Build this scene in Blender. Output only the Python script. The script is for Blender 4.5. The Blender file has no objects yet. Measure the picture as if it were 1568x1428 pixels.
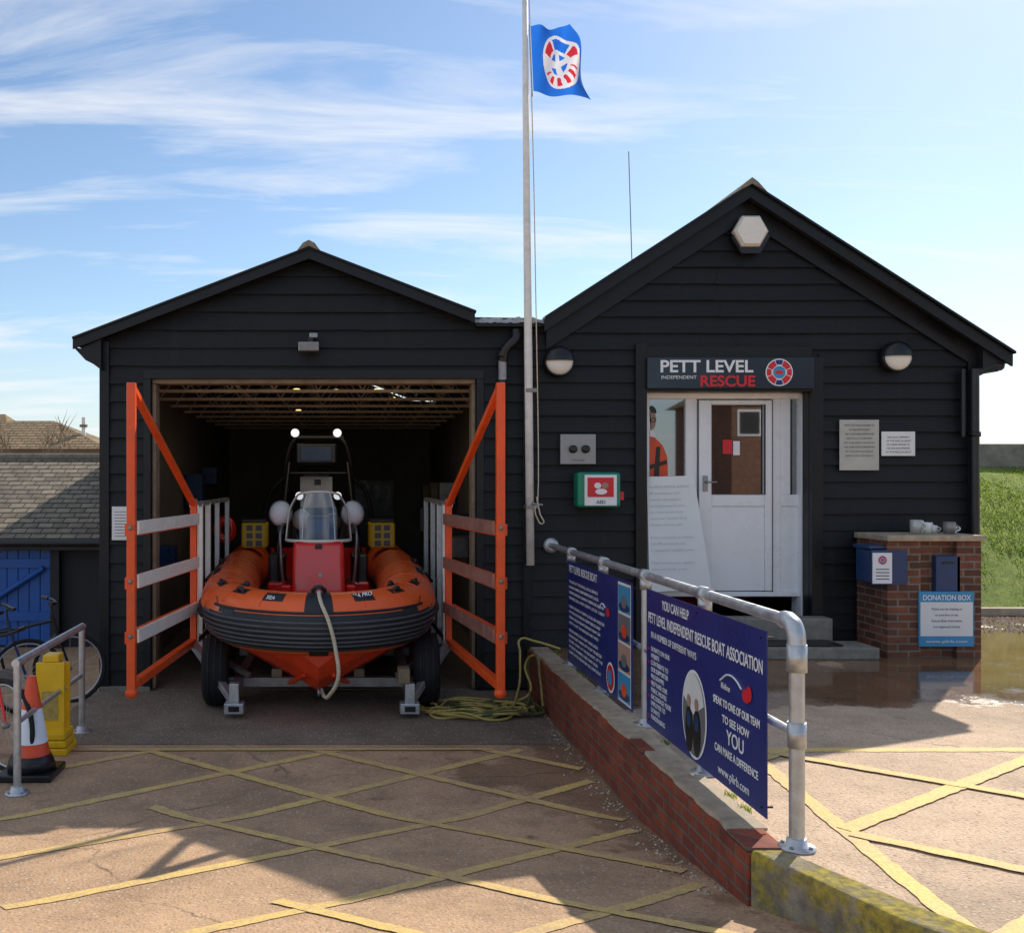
import bpy, bmesh, math, random
from mathutils import Vector, Matrix
random.seed(7)
C=bpy.context; D=bpy.data
scn=C.scene
F=10.27; EYE=1.75
def U(p): return (p-528)/146.0      # elevation drawing of the two facades -> metres
def V(p): return EYE-(p-735)/146.0

# ---------------------------------------------------------------- materials
def nt(name):
    m=D.materials.new(name); m.use_nodes=True
    t=m.node_tree; b=t.nodes['Principled BSDF']; return m,t,b
def coords(t,kind='Object',scale=(1,1,1)):
    tc=t.nodes.new('ShaderNodeTexCoord'); mp=t.nodes.new('ShaderNodeMapping')
    mp.inputs['Scale'].default_value=scale
    t.links.new(tc.outputs[kind],mp.inputs['Vector']); return mp.outputs['Vector']
def noise(t,vec,s,d=4,r=.55):
    n=t.nodes.new('ShaderNodeTexNoise'); n.inputs['Scale'].default_value=s
    n.inputs['Detail'].default_value=d; n.inputs['Roughness'].default_value=r
    t.links.new(vec,n.inputs['Vector']); return n.outputs['Fac']
def ramp(t,fac,stops):
    r=t.nodes.new('ShaderNodeValToRGB'); e=r.color_ramp.elements
    while len(e)<len(stops): e.new(.5)
    for i,(p,c) in enumerate(stops):
        e[i].position=p; e[i].color=(c[0],c[1],c[2],1) if hasattr(c,'__len__') else (c,c,c,1)
    t.links.new(fac,r.inputs['Fac']); return r.outputs['Color']
def mix(t,f,a,b,mode='MIX'):
    m=t.nodes.new('ShaderNodeMix'); m.data_type='RGBA'; m.blend_type=mode
    for v,i in ((f,0),(a,6),(b,7)):
        if isinstance(v,(int,float)): m.inputs[i].default_value=v if i==0 else (v,v,v,1)
        elif isinstance(v,tuple): m.inputs[i].default_value=(v[0],v[1],v[2],1)
        else: t.links.new(v,m.inputs[i])
    return m.outputs[2]
def math_(t,op,a,b=0.0,c=None):
    m=t.nodes.new('ShaderNodeMath'); m.operation=op
    for i,v in enumerate((a,b,c)):
        if v is None: continue
        if isinstance(v,(int,float)): m.inputs[i].default_value=v
        else: t.links.new(v,m.inputs[i])
    return m.outputs[0]
def mrange(t,v,a,b,c,d):
    m=t.nodes.new('ShaderNodeMapRange')
    for i,x in enumerate((a,b,c,d)): m.inputs[i+1].default_value=x
    t.links.new(v,m.inputs[0]); return m.outputs[0]
def bump(t,b,h,st=.3,dist=.02):
    n=t.nodes.new('ShaderNodeBump'); n.inputs['Strength'].default_value=st; n.inputs['Distance'].default_value=dist
    t.links.new(h,n.inputs['Height']); t.links.new(n.outputs['Normal'],b.inputs['Normal'])
def mat(name,col,rough=.5,metal=0,var=.25,sc=6,bmp=.1,emit=None,coat=0,dirt=0,rvar=.12,spec=.5):
    m,t,b=nt(name); v=coords(t)
    n=noise(t,v,sc,6,.65)
    lo=tuple(c*(1-var) for c in col); hi=tuple(min(1,c*(1+var*.7)) for c in col)
    c=ramp(t,n,[(.3,lo),(.7,hi)])
    if dirt:
        n2=noise(t,v,sc*.35,8,.75)
        c=mix(t,ramp(t,n2,[(.5,0),(.75,dirt)]),c,(.12,.10,.08))
    t.links.new(c,b.inputs['Base Color'])
    r=ramp(t,n,[(.3,max(0,rough-rvar)),(.7,min(1,rough+rvar))]); t.links.new(r,b.inputs['Roughness'])
    b.inputs['Metallic'].default_value=metal; b.inputs['Coat Weight'].default_value=coat
    b.inputs['Specular IOR Level'].default_value=spec
    if bmp: bump(t,b,noise(t,v,sc*9,3),bmp,.01)
    if emit:
        b.inputs['Emission Color'].default_value=(emit[0],emit[1],emit[2],1); b.inputs['Emission Strength'].default_value=emit[3]
    return m
def glassmat(name,tint,refl,rough=.02,fr=.7):
    m=D.materials.new(name); m.use_nodes=True; t=m.node_tree; t.nodes.clear()
    o=t.nodes.new('ShaderNodeOutputMaterial'); tr=t.nodes.new('ShaderNodeBsdfTransparent'); tr.inputs[0].default_value=(*tint,1)
    g=t.nodes.new('ShaderNodeBsdfGlossy'); g.inputs['Roughness'].default_value=rough; g.inputs[0].default_value=(.95,.98,1,1)
    lw=t.nodes.new('ShaderNodeLayerWeight'); lw.inputs[0].default_value=.25
    f=math_(t,'MULTIPLY_ADD',lw.outputs['Fresnel'],fr,refl)
    ms=t.nodes.new('ShaderNodeMixShader'); t.links.new(f,ms.inputs[0]); t.links.new(tr.outputs[0],ms.inputs[1]); t.links.new(g.outputs[0],ms.inputs[2])
    t.links.new(ms.outputs[0],o.inputs[0]); return m
def brickmat(name,c1,c2,mortar,bw=.215,rh=.073,ms=.01):
    m,t,b=nt(name); tc=t.nodes.new('ShaderNodeTexCoord'); sp=t.nodes.new('ShaderNodeSeparateXYZ'); t.links.new(tc.outputs['Object'],sp.inputs[0])
    cb=t.nodes.new('ShaderNodeCombineXYZ'); t.links.new(math_(t,'ADD',sp.outputs[0],sp.outputs[1]),cb.inputs[0]); t.links.new(sp.outputs[2],cb.inputs[1])
    br=t.nodes.new('ShaderNodeTexBrick'); t.links.new(cb.outputs[0],br.inputs['Vector'])
    br.inputs['Scale'].default_value=1; br.inputs['Brick Width'].default_value=bw; br.inputs['Row Height'].default_value=rh; br.inputs['Mortar Size'].default_value=ms
    br.inputs['Color1'].default_value=(*c1,1); br.inputs['Color2'].default_value=(*c2,1); br.inputs['Mortar'].default_value=(*mortar,1)
    br.inputs['Mortar Smooth'].default_value=.3
    n=noise(t,tc.outputs['Object'],5,8,.7)
    c=mix(t,1.0,br.outputs['Color'],ramp(t,n,[(.25,.5),(.7,1.2)]),'MULTIPLY')
    t.links.new(c,b.inputs['Base Color']); b.inputs['Roughness'].default_value=.85
    h=math_(t,'ADD',math_(t,'MULTIPLY',br.outputs['Fac'],-1.0),math_(t,'MULTIPLY',noise(t,tc.outputs['Object'],60,3),.5))
    bump(t,b,h,.6,.008); return m

def groundmat(name,base,wet=False,cracks=True,stain=False):
    m,t,b=nt(name); tc=t.nodes.new('ShaderNodeTexCoord'); v=tc.outputs['Object']
    big=noise(t,v,.45,8,.62); med=noise(t,v,2.6,8,.7); fine=noise(t,v,70,3,.6)
    c=ramp(t,big,[(.3,tuple(x*.66 for x in base)),(.52,base),(.72,tuple(min(1,x*1.15) for x in base))])
    c=mix(t,1.0,c,ramp(t,med,[(.3,.70),(.55,1.0),(.75,1.1)]),'MULTIPLY')
    vo=t.nodes.new('ShaderNodeTexVoronoi'); vo.inputs['Scale'].default_value=42; t.links.new(v,vo.inputs['Vector'])
    peb=ramp(t,vo.outputs['Distance'],[(.0,1),(.28,1),(.4,0)])
    psel=t.nodes.new('ShaderNodeSeparateColor'); t.links.new(vo.outputs['Color'],psel.inputs[0])
    sel=ramp(t,psel.outputs[0],[(.55,0),(.6,1)])
    pf=math_(t,'MULTIPLY',peb,math_(t,'MULTIPLY',sel,.6))
    pcol=ramp(t,psel.outputs[1],[(0,(.22,.12,.07)),(.4,(.50,.34,.22)),(1,(.80,.70,.58))])
    c=mix(t,pf,c,pcol)
    c=mix(t,1.0,c,ramp(t,fine,[(.3,.72),(.7,1.18)]),'MULTIPLY')
    sp=noise(t,v,6.0,2,.4); c=mix(t,ramp(t,sp,[(.70,0),(.76,.3)]),c,(.09,.07,.05))
    if cracks:
        w=t.nodes.new('ShaderNodeVectorMath'); w.operation='MULTIPLY_ADD'
        nn=t.nodes.new('ShaderNodeTexNoise'); nn.inputs['Scale'].default_value=1.6; nn.inputs['Detail'].default_value=6; t.links.new(v,nn.inputs['Vector'])
        t.links.new(nn.outputs['Color'],w.inputs[0]); w.inputs[1].default_value=(.7,.7,.0); t.links.new(v,w.inputs[2])
        vc=t.nodes.new('ShaderNodeTexVoronoi'); vc.feature='DISTANCE_TO_EDGE'; vc.inputs['Scale'].default_value=.22; t.links.new(w.outputs[0],vc.inputs['Vector'])
        c=mix(t,math_(t,'MULTIPLY',ramp(t,vc.outputs['Distance'],[(0,.7),(.002,.55),(.0032,0)]),ramp(t,med,[(.4,.2),(.6,1)])),c,(.05,.035,.025))
    rough=.82
    sx=t.nodes.new('ShaderNodeSeparateXYZ'); t.links.new(v,sx.inputs[0])
    if wet:
        yy=mrange(t,sx.outputs[1],6.9,7.9,-.25,.22)
        wn=math_(t,'ADD',noise(t,v,.9,5,.6),yy)
        wm=ramp(t,wn,[(.53,0),(.57,.75),(.68,1)])
        c=mix(t,wm,c,mix(t,1.0,c,(.42,.33,.27),'MULTIPLY'))
        rr=ramp(t,wm,[(0,.82),(.75,.22),(1,.03)]); t.links.new(rr,b.inputs['Roughness'])
        h=math_(t,'MULTIPLY',math_(t,'ADD',fine,math_(t,'MULTIPLY',peb,.6)),math_(t,'SUBTRACT',1.0,math_(t,'MULTIPLY',wm,.97)))
    else:
        if stain:   # run-off stain beside the brick wall and down the ramp foot
            st=math_(t,'ADD',noise(t,v,1.5,7,.65),math_(t,'ADD',mrange(t,sx.outputs[0],.6,1.9,-.12,.16),mrange(t,sx.outputs[1],4.4,7.5,-.15,.03)))
            c=mix(t,ramp(t,st,[(.50,0),(.56,.7),(.75,.85)]),c,mix(t,1.0,c,(.50,.44,.40),'MULTIPLY'))
        b.inputs['Roughness'].default_value=rough
        h=math_(t,'ADD',fine,math_(t,'MULTIPLY',peb,.6))
    t.links.new(c,b.inputs['Base Color']); bump(t,b,h,.6,.009)
    return m

def yellowmat(name,base,col,lo,hi):
    m,t,b=nt(name); tc=t.nodes.new('ShaderNodeTexCoord'); v=tc.outputs['Object']
    n=noise(t,v,14,8,.8); n2=noise(t,v,1.3,4,.6)
    f=ramp(t,math_(t,'ADD',n,math_(t,'MULTIPLY',n2,.55)),[(.66,hi),(.92,lo)])
    fine=noise(t,v,70,3,.6)
    c=mix(t,f,base,col); c=mix(t,1.0,c,ramp(t,fine,[(.3,.75),(.7,1.15)]),'MULTIPLY')
    t.links.new(c,b.inputs['Base Color']); b.inputs['Roughness'].default_value=.75
    bump(t,b,fine,.5,.008); return m

M={}
M['ground']=groundmat('concrete_ramp',(.56,.355,.205),stain=True)
M['slab']=groundmat('concrete_slab',(.68,.48,.315),wet=True)
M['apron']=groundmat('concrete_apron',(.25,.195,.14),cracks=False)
M['yellow']=yellowmat('worn_ramp_paint',(.50,.33,.19),(.80,.56,.17),.15,.9)
M['yellow2']=yellowmat('worn_forecourt_paint',(.60,.43,.28),(.92,.64,.18),.35,1)
m,t,b=nt('black_weatherboard'); v=coords(t,'Object',(1,1,7)); v0=coords(t)
n=noise(t,v,4,8,.7); c=ramp(t,n,[(.3,(.0045,.005,.006)),(.6,(.009,.010,.0115)),(.8,(.017,.018,.020))])
c=mix(t,ramp(t,noise(t,v0,26,4,.7),[(.69,0),(.74,.5)]),c,(.10,.10,.10))
c=mix(t,ramp(t,noise(t,coords(t,'Object',(6,1,.5)),1.6,6,.7),[(.55,0),(.8,.25)]),c,(.045,.045,.045))
t.links.new(c,b.inputs['Base Color']); t.links.new(ramp(t,n,[(.3,.36),(.7,.62)]),b.inputs['Roughness']); b.inputs['Specular IOR Level'].default_value=.35
bump(t,b,noise(t,v,22,5,.7),.4,.01); M['black']=m
M['blacktrim']=mat('black_trim',(.009,.010,.012),.42,var=.4,sc=3,bmp=.15,spec=.35)
M['blackpl']=mat('black_plastic',(.012,.013,.015),.35,var=.2,sc=8,bmp=.03)
M['roof']=mat('roof_felt',(.05,.048,.045),.85,var=.4,sc=6,bmp=.5)
M['ridge']=mat('ridge_tile',(.24,.21,.16),.85,var=.4,sc=14,bmp=.4,dirt=.5)
M['lead']=mat('lead_flashing',(.36,.37,.38),.55,var=.35,sc=8,bmp=.2)
M['orange']=mat('orange_hypalon',(1.0,.150,.030),.33,var=.06,sc=5,bmp=.05,dirt=.03)
M['gateor']=mat('orange_steel_paint',(.92,.10,.014),.36,var=.15,sc=9,bmp=.12,dirt=.25)
M['bar']=mat('pale_lit_bar',(.92,.86,.74),.4,var=.10,sc=12,bmp=.1,dirt=.12)  # bars as they look lit, brightness put into the colour
M['red']=mat('red_gelcoat',(.85,.018,.012),.2,var=.1,sc=4,bmp=0,coat=.5)
M['hull']=mat('orange_hull',(.92,.075,.018),.3,var=.12,sc=4,bmp=.02,dirt=.12)
M['rubber']=mat('black_rubber',(.022,.024,.028),.5,var=.3,sc=10,bmp=.1)
M['strake']=mat('grey_strake',(.085,.09,.10),.45,var=.25,sc=12,bmp=.05)
M['tyre']=mat('tyre',(.012,.012,.013),.8,var=.3,sc=20,bmp=.3)
M['galv']=mat('galvanised_steel',(.55,.57,.59),.42,metal=.7,var=.22,sc=14,bmp=.06)
M['galvd']=mat('weathered_galvanised',(.30,.28,.27),.5,metal=.5,var=.35,sc=10,bmp=.1,dirt=.4)
M['bar_shaded']=mat('shaded_bar',(.36,.17,.13),.5,metal=.2,var=.3,sc=10,bmp=.1,dirt=.3)  # darker copy of the gate bars, shade put into the colour
M['white']=mat('white_upvc',(.88,.89,.90),.3,var=.04,sc=3,bmp=0)
M['whitep']=mat('white_paint_peeling',(.86,.84,.79),.55,var=.12,sc=14,bmp=.2,dirt=.35)
M['lampw']=mat('opal_diffuser',(.84,.82,.74),.3,var=.06,sc=4,bmp=0)
M['paper']=mat('whiteboard',(.80,.82,.81),.35,var=.05,sc=3,bmp=0)
M['navy']=mat('navy_sign',(.018,.032,.19),.35,var=.08,sc=3,bmp=0)
M['signbl']=mat('dark_sign',(.010,.020,.038),.18,var=.1,sc=3,bmp=0)
M['blue']=mat('blue_paint',(.012,.10,.40),.55,var=.25,sc=6,bmp=.15,dirt=.15)
M['skyblue']=mat('light_blue_print',(.05,.30,.55),.4,var=.1,sc=4,bmp=0)
M['dblue']=mat('dark_blue_box',(.02,.055,.15),.35,var=.2,sc=5,bmp=.05)
def cloth(name,col):
    m,t,b=nt(name); b.inputs['Base Color'].default_value=(*col,1); b.inputs['Roughness'].default_value=.8
    tl=t.nodes.new('ShaderNodeBsdfTranslucent'); tl.inputs[0].default_value=(*col,1); ms=t.nodes.new('ShaderNodeMixShader'); ms.inputs[0].default_value=.5
    o=[n for n in t.nodes if n.type=='OUTPUT_MATERIAL'][0]; t.links.new(b.outputs[0],ms.inputs[1]); t.links.new(tl.outputs[0],ms.inputs[2]); t.links.new(ms.outputs[0],o.inputs[0])
    bump(t,b,noise(t,coords(t),60,3),.2,.01); return m
M['flagblue']=cloth('flag_blue',(.02,.18,.75)); M['flagw']=cloth('flag_white',(.8,.8,.83)); M['flagr']=cloth('flag_red',(.7,.03,.05))
M['twhite']=mat('print_white',(.86,.87,.89),.5,var=.02,sc=3,bmp=0)
M['tred']=mat('print_red',(.70,.02,.03),.45,var=.05,sc=3,bmp=0)
M['tgrey']=mat('print_grey',(.16,.16,.17),.6,var=.1,sc=3,bmp=0)
M['tink']=mat('marker_ink',(.16,.18,.26),.6,var=.1,sc=3,bmp=0)
M['green']=mat('green_cabinet',(.01,.24,.14),.3,var=.1,sc=5,bmp=0)
M['steel']=mat('brushed_steel',(.30,.30,.31),.38,metal=.8,var=.15,sc=10,bmp=.03)
M['plaque']=mat('metal_plaque',(.50,.50,.46),.4,metal=.3,var=.12,sc=5,bmp=.02)
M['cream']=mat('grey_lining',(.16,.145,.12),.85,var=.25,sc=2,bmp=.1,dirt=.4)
M['wood']=mat('rough_timber',(.27,.20,.13),.8,var=.35,sc=8,bmp=.3)
M['truss']=mat('painted_truss',(.55,.50,.40),.7,var=.25,sc=5,bmp=.1)
M['yelp']=mat('yellow_plastic',(.92,.56,.015),.4,var=.12,sc=6,bmp=.03,dirt=.2)
M['rope']=mat('cream_rope',(.78,.68,.50),.9,var=.3,sc=60,bmp=.6)
M['hosey']=mat('yellow_hose',(.50,.38,.10),.5,var=.3,sc=20,bmp=.05)
M['hoseg']=mat('olive_hose',(.10,.11,.035),.5,var=.3,sc=20,bmp=.05)
M['coneo']=mat('orange_cone',(.85,.09,.02),.45,var=.15,sc=8,bmp=.03,dirt=.3)
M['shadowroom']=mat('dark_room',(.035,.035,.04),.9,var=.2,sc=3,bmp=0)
M['conc']=mat('grey_concrete',(.27,.25,.21),.9,var=.35,sc=7,bmp=.5,dirt=.3)
M['stone']=mat('coping_stone',(.46,.37,.26),.85,var=.3,sc=9,bmp=.5,dirt=.4)
M['brick']=brickmat('red_brick',(.34,.07,.03),(.22,.045,.025),(.17,.12,.09))
M['brickp']=brickmat('brown_brick',(.25,.085,.045),(.12,.05,.03),(.24,.19,.15))
M['bronze']=mat('tarnished_skin_print',(.42,.26,.19),.6,var=.1,sc=6,bmp=0)
M['glass']=glassmat('window_glass',(.5,.55,.58),.26)
M['clear']=glassmat('polycarbonate',(.86,.90,.93),.14,.08,.9)
M['bulb']=mat('lit_bulb',(1,.8,.4),.3,var=0,bmp=0,emit=(1,.66,.22,2.2))
M['lens_glint']=mat('white_lens_and_glint',(.9,.9,.9),.15,var=0,bmp=0,emit=(1,1,1,.8))  # deck-light lenses, also the glints painted onto the windscreen
m,t,b=nt('mossy_concrete'); tc=t.nodes.new('ShaderNodeTexCoord'); v=tc.outputs['Object']
n=noise(t,v,3.2,8,.75); c=mix(t,ramp(t,n,[(.42,0),(.52,1)]),mix(t,ramp(t,noise(t,v,9,6),[(.4,0),(.6,1)]),(.36,.30,.23),(.20,.165,.13)),mix(t,ramp(t,noise(t,v,26,4),[(.35,0),(.65,1)]),(.50,.38,.05),(.22,.18,.06)))
t.links.new(c,b.inputs['Base Color']); b.inputs['Roughness'].default_value=.95; bump(t,b,noise(t,v,40,5,.7),.9,.015); M['moss']=m
def tiles(name,c1,c2,sx=1,uaxis=0):
    m,t,b=nt(name); tc=t.nodes.new('ShaderNodeTexCoord'); sp=t.nodes.new('ShaderNodeSeparateXYZ'); t.links.new(tc.outputs['Object'],sp.inputs[0])
    cb=t.nodes.new('ShaderNodeCombineXYZ'); t.links.new(sp.outputs[uaxis],cb.inputs[0]); t.links.new(sp.outputs[2],cb.inputs[1])
    br=t.nodes.new('ShaderNodeTexBrick'); t.links.new(cb.outputs[0],br.inputs['Vector']); br.inputs['Scale'].default_value=sx
    br.inputs['Brick Width'].default_value=.2; br.inputs['Row Height'].default_value=.062; br.inputs['Mortar Size'].default_value=.007
    br.inputs['Color1'].default_value=(*c1,1); br.inputs['Color2'].default_value=(*c2,1); br.inputs['Mortar'].default_value=(.02,.018,.015,1)
    c=mix(t,1.0,br.outputs['Color'],ramp(t,noise(t,tc.outputs['Object'],6,8,.7),[(.3,.55),(.7,1.3)]),'MULTIPLY')
    t.links.new(c,b.inputs['Base Color']); b.inputs['Roughness'].default_value=.9; bump(t,b,math_(t,'MULTIPLY',br.outputs['Fac'],-1.0),.7,.015); return m
M['tile']=tiles('old_clay_tile',(.30,.25,.18),(.19,.155,.11))
M['tileb']=tiles('brown_roof_tile',(.36,.24,.12),(.27,.18,.09),.35)
m,t,b=nt('grass_turf'); v=coords(t); c=ramp(t,noise(t,v,5,9,.8),[(.3,(.09,.13,.018)),(.5,(.22,.30,.04)),(.7,(.40,.42,.09))]); t.links.new(c,b.inputs['Base Color']); b.inputs['Roughness'].default_value=.95; bump(t,b,noise(t,v,30,5,.8),.8,.04); M['grass']=m
m,t,b=nt('grass_blades'); oi=t.nodes.new('ShaderNodeNewGeometry'); c=ramp(t,oi.outputs['Random Per Island'],[(0,(.12,.20,.02)),(.6,(.26,.36,.04)),(1,(.46,.46,.14))]); t.links.new(c,b.inputs['Base Color']); b.inputs['Roughness'].default_value=.8
tl=t.nodes.new('ShaderNodeBsdfTranslucent'); t.links.new(c,tl.inputs[0]); ms=t.nodes.new('ShaderNodeMixShader'); ms.inputs[0].default_value=.6; o=[n for n in t.nodes if n.type=='OUTPUT_MATERIAL'][0]; t.links.new(b.outputs[0],ms.inputs[1]); t.links.new(tl.outputs[0],ms.inputs[2]); t.links.new(ms.outputs[0],o.inputs[0]); M['blade']=m
m,t,b=nt('gravel_stones'); oi=t.nodes.new('ShaderNodeNewGeometry'); c=ramp(t,oi.outputs['Random Per Island'],[(0,(.22,.16,.11)),(.5,(.42,.33,.24)),(1,(.6,.52,.42))]); t.links.new(c,b.inputs['Base Color']); b.inputs['Roughness'].default_value=.8; M['gravel']=m

# ---------------------------------------------------------------- builders
def link(o,parent=None):
    scn.collection.objects.link(o)
    if parent: o.parent=parent
    return o
def empty(name,loc=(0,0,0),rz=0):
    e=D.objects.new(name,None); e.empty_display_size=.2; e.location=loc; e.rotation_euler=(0,0,rz); scn.collection.objects.link(e); return e
def mesh(name,vs,fs,ms,parent=None,idx=None,smooth=False):
    me=D.meshes.new(name); me.from_pydata([tuple(v) for v in vs],[],fs)
    if not isinstance(ms,(list,tuple)): ms=[ms]
    for k in ms: me.materials.append(M[k])
    if idx:
        for p,i in zip(me.polygons,idx): p.material_index=i
    if smooth:
        for p in me.polygons: p.use_smooth=True
    me.validate(); me.update()
    return link(D.objects.new(name,me),parent)
def box(name,x0,x1,y0,y1,z0,z1,m,parent=None,bev=.004):
    if x0>x1:x0,x1=x1,x0
    if z0>z1:z0,z1=z1,z0
    if y0>y1:y0,y1=y1,y0
    vs=[(x,y,z) for x in(x0,x1) for y in(y0,y1) for z in(z0,z1)]
    fs=[(0,1,3,2),(4,6,7,5),(0,4,5,1),(2,3,7,6),(0,2,6,4),(1,5,7,3)]
    o=mesh(name,vs,fs,m,parent)
    if bev:
        b=o.modifiers.new('b','BEVEL'); b.width=min(bev,.2*min(x1-x0,y1-y0,z1-z0)+1e-5); b.segments=2
    return o
def prism(name,pts,y0,y1,m,parent=None):
    n=len(pts); vs=[(x,y0,z) for x,z in pts]+[(x,y1,z) for x,z in pts]
    fs=[tuple(range(n)),tuple(range(2*n-1,n-1,-1))]+[(i,i+n,(i+1)%n+n,(i+1)%n) for i in range(n)]
    o=mesh(name,vs,fs,m,parent)
    bm=bmesh.new(); bm.from_mesh(o.data); bmesh.ops.recalc_face_normals(bm,faces=bm.faces); bm.to_mesh(o.data); bm.free(); return o
def tube(name,pts,r,m,parent=None,cyc=False,smooth=False,res=3):
    cu=D.curves.new(name,'CURVE'); cu.dimensions='3D'; cu.bevel_depth=r; cu.bevel_resolution=res; cu.use_fill_caps=True
    if smooth:
        s=cu.splines.new('BEZIER'); s.bezier_points.add(len(pts)-1)
        for bp,p in zip(s.bezier_points,pts): bp.co=p; bp.handle_left_type=bp.handle_right_type='AUTO'
        s.resolution_u=8
    else:
        s=cu.splines.new('POLY'); s.points.add(len(pts)-1)
        for bp,p in zip(s.points,pts): bp.co=(*p,1)
    s.use_cyclic_u=cyc
    cu.materials.append(M[m]); return link(D.objects.new(name,cu),parent)
def lathe(name,prof,ms,parent=None,mx=None,seg=32,idx=None):
    vs=[];fs=[];ii=[]
    for r,z in prof:
        for i in range(seg):
            a=2*math.pi*i/seg; vs.append(Vector((r*math.cos(a),r*math.sin(a),z)))
    for j in range(len(prof)-1):
        for i in range(seg):
            k=(i+1)%seg; fs.append((j*seg+i,j*seg+k,(j+1)*seg+k,(j+1)*seg+i)); ii.append(idx[j] if idx else 0)
    fs.append(tuple(range(seg-1,-1,-1))); ii.append(idx[0] if idx else 0)
    fs.append(tuple((len(prof)-1)*seg+i for i in range(seg))); ii.append(idx[-1] if idx else 0)
    if mx is not None: vs=[mx@v for v in vs]
    o=mesh(name,vs,fs,ms,parent,ii)
    for p in o.data.polygons:
        if len(p.vertices)==4: p.use_smooth=True
    return o
def ellip(name,c,r,m,parent=None,seg=24):
    bm=bmesh.new(); bmesh.ops.create_uvsphere(bm,u_segments=seg,v_segments=seg//2,radius=1)
    me=D.meshes.new(name)
    for v in bm.verts: v.co=Vector((v.co.x*r[0]+c[0],v.co.y*r[1]+c[1],v.co.z*r[2]+c[2]))
    for f in bm.faces: f.smooth=True
    bm.to_mesh(me); bm.free(); me.materials.append(M[m]); return link(D.objects.new(name,me),parent)
RF=Matrix(((1,0,0),(0,0,-1),(0,1,0)))           # facing -y
RS=Matrix(((0,0,-1),(-1,0,0),(0,1,0)))          # facing -x, reading from far to near
def text(s,loc,size,m,parent,rot=RF,align='LEFT',width=None,bold=0,name='lettering',rollz=0,shear=0):
    cu=D.curves.new(name,'FONT'); cu.body=s; cu.size=size; cu.align_x=align; cu.extrude=.0008; cu.offset=bold; cu.space_line=1.05; cu.shear=shear
    cu.materials.append(M[m]); o=link(D.objects.new(name,cu),parent)
    mx=rot.to_4x4()
    if rollz: mx=mx@Matrix.Rotation(rollz,4,'Z')
    sx=1
    if width:
        C.view_layer.update(); w=o.dimensions.x
        if w>0: sx=width/w
    o.matrix_local=Matrix.Translation(loc)@mx@Matrix.Diagonal((sx,1,1,1)); return o
def disc(name,loc,rx,rz,m,parent,rot=RF,n=40,a0=0,a1=360,rin=0):
    vs=[];fs=[]
    for i in range(n+1):
        a=math.radians(a0+(a1-a0)*i/n)
        vs.append(rot@Vector((rx*math.cos(a),rz*math.sin(a),0))+Vector(loc)); vs.append(rot@Vector((rx*rin*math.cos(a),rz*rin*math.sin(a),0))+Vector(loc))
    for i in range(n): fs.append((2*i,2*i+2,2*i+3,2*i+1))
    return mesh(name,vs,fs,m,parent)
def quadplane(name,loc,w,h,m,parent,rot=RF):
    vs=[rot@Vector((x,y,0))+Vector(loc) for x,y in((-w/2,-h/2),(w/2,-h/2),(w/2,h/2),(-w/2,h/2))]
    return mesh(name,vs,[(0,1,2,3)],m,parent)

# ---------------------------------------------------------------- ground
HB=[(-400,-.004),(3.0,-.004),(4.7,-.27),(6.4,-.45),(500,-.45)]
def gz(x,y):
    for (a,za),(b,zb) in zip(HB,HB[1:]):
        if y<=b: return za+(zb-za)*(y-a)/(b-a)
    return -.45
xs=[-400,-60,-12,-6,-3,0,1.96,3,6,12,60,400]; ys=[-400,-50,-10,0,3.0,4.7,6.4,8,10,13,20,60,500]
vs=[(x,y,gz(x,y)) for y in ys for x in xs]; nx=len(xs)
fs=[(j*nx+i,j*nx+i+1,(j+1)*nx+i+1,(j+1)*nx+i) for j in range(len(ys)-1) for i in range(nx-1)]
mesh('ground',vs,fs,'ground')
slab=[(1.99,10.30),(1.99,4.66),(2.28,3.92),(2.75,3.25),(3.4,2.95),(40,2.95),(40,12.8),(6.58,12.8),(6.58,10.30)]
mesh('concrete_forecourt',[(x,y,0) for x,y in slab],[tuple(range(len(slab)))],'slab')
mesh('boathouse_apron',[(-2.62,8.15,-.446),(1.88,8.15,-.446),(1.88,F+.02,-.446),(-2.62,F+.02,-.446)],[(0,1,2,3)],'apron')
g=empty('apron_grooves')
for i in range(24):
    y=8.22+i*.083
    tube('groove_%d'%i,[(-2.6,y,-.4475),(1.86,y,-.4475)],.004,'apron',g,res=1)
def strip(name,p,q,w,parent,hf,m='yellow'):
    p=Vector((*p,0));q=Vector((*q,0)); d=(q-p); L=d.length; d/=L; n=Vector((-d.y,d.x,0))*w/2; k=max(1,int(L/.05)); vs=[];fs=[]
    for i in range(k+1):
        c=p+d*L*i/k
        for s in(1,-1):
            v=c+n*s*(1+random.uniform(-.13,.13)); vs.append((v.x,v.y,hf(v.x,v.y)))
    for i in range(k): fs.append((2*i,2*i+1,2*i+3,2*i+2))
    return mesh(name,vs,fs,m,parent)
def clip(x0,y0,sl,xa,xb,ya,yb):
    lo,hi=xa,xb
    t=sorted(((ya-y0)/sl+x0,(yb-y0)/sl+x0)); lo=max(lo,t[0]); hi=min(hi,t[1])
    if hi-lo<.1: return None
    return (lo,y0+sl*(lo-x0)),(hi,y0+sl*(hi-x0))
ym=empty('ramp_markings')
k=0
for y0,xa in ((3.35,-.6),(4.45,-1.0),(5.55,-1.6),(6.65,-2.55),(7.78,-2.55),(8.9,-2.55)):
    r=clip(-.33,y0,.76,xa,1.80,3.6,8.0)
    if r: strip('hatch_a%d'%k,*r,.085,ym,lambda x,y:gz(x,y)+.004); k+=1
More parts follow.
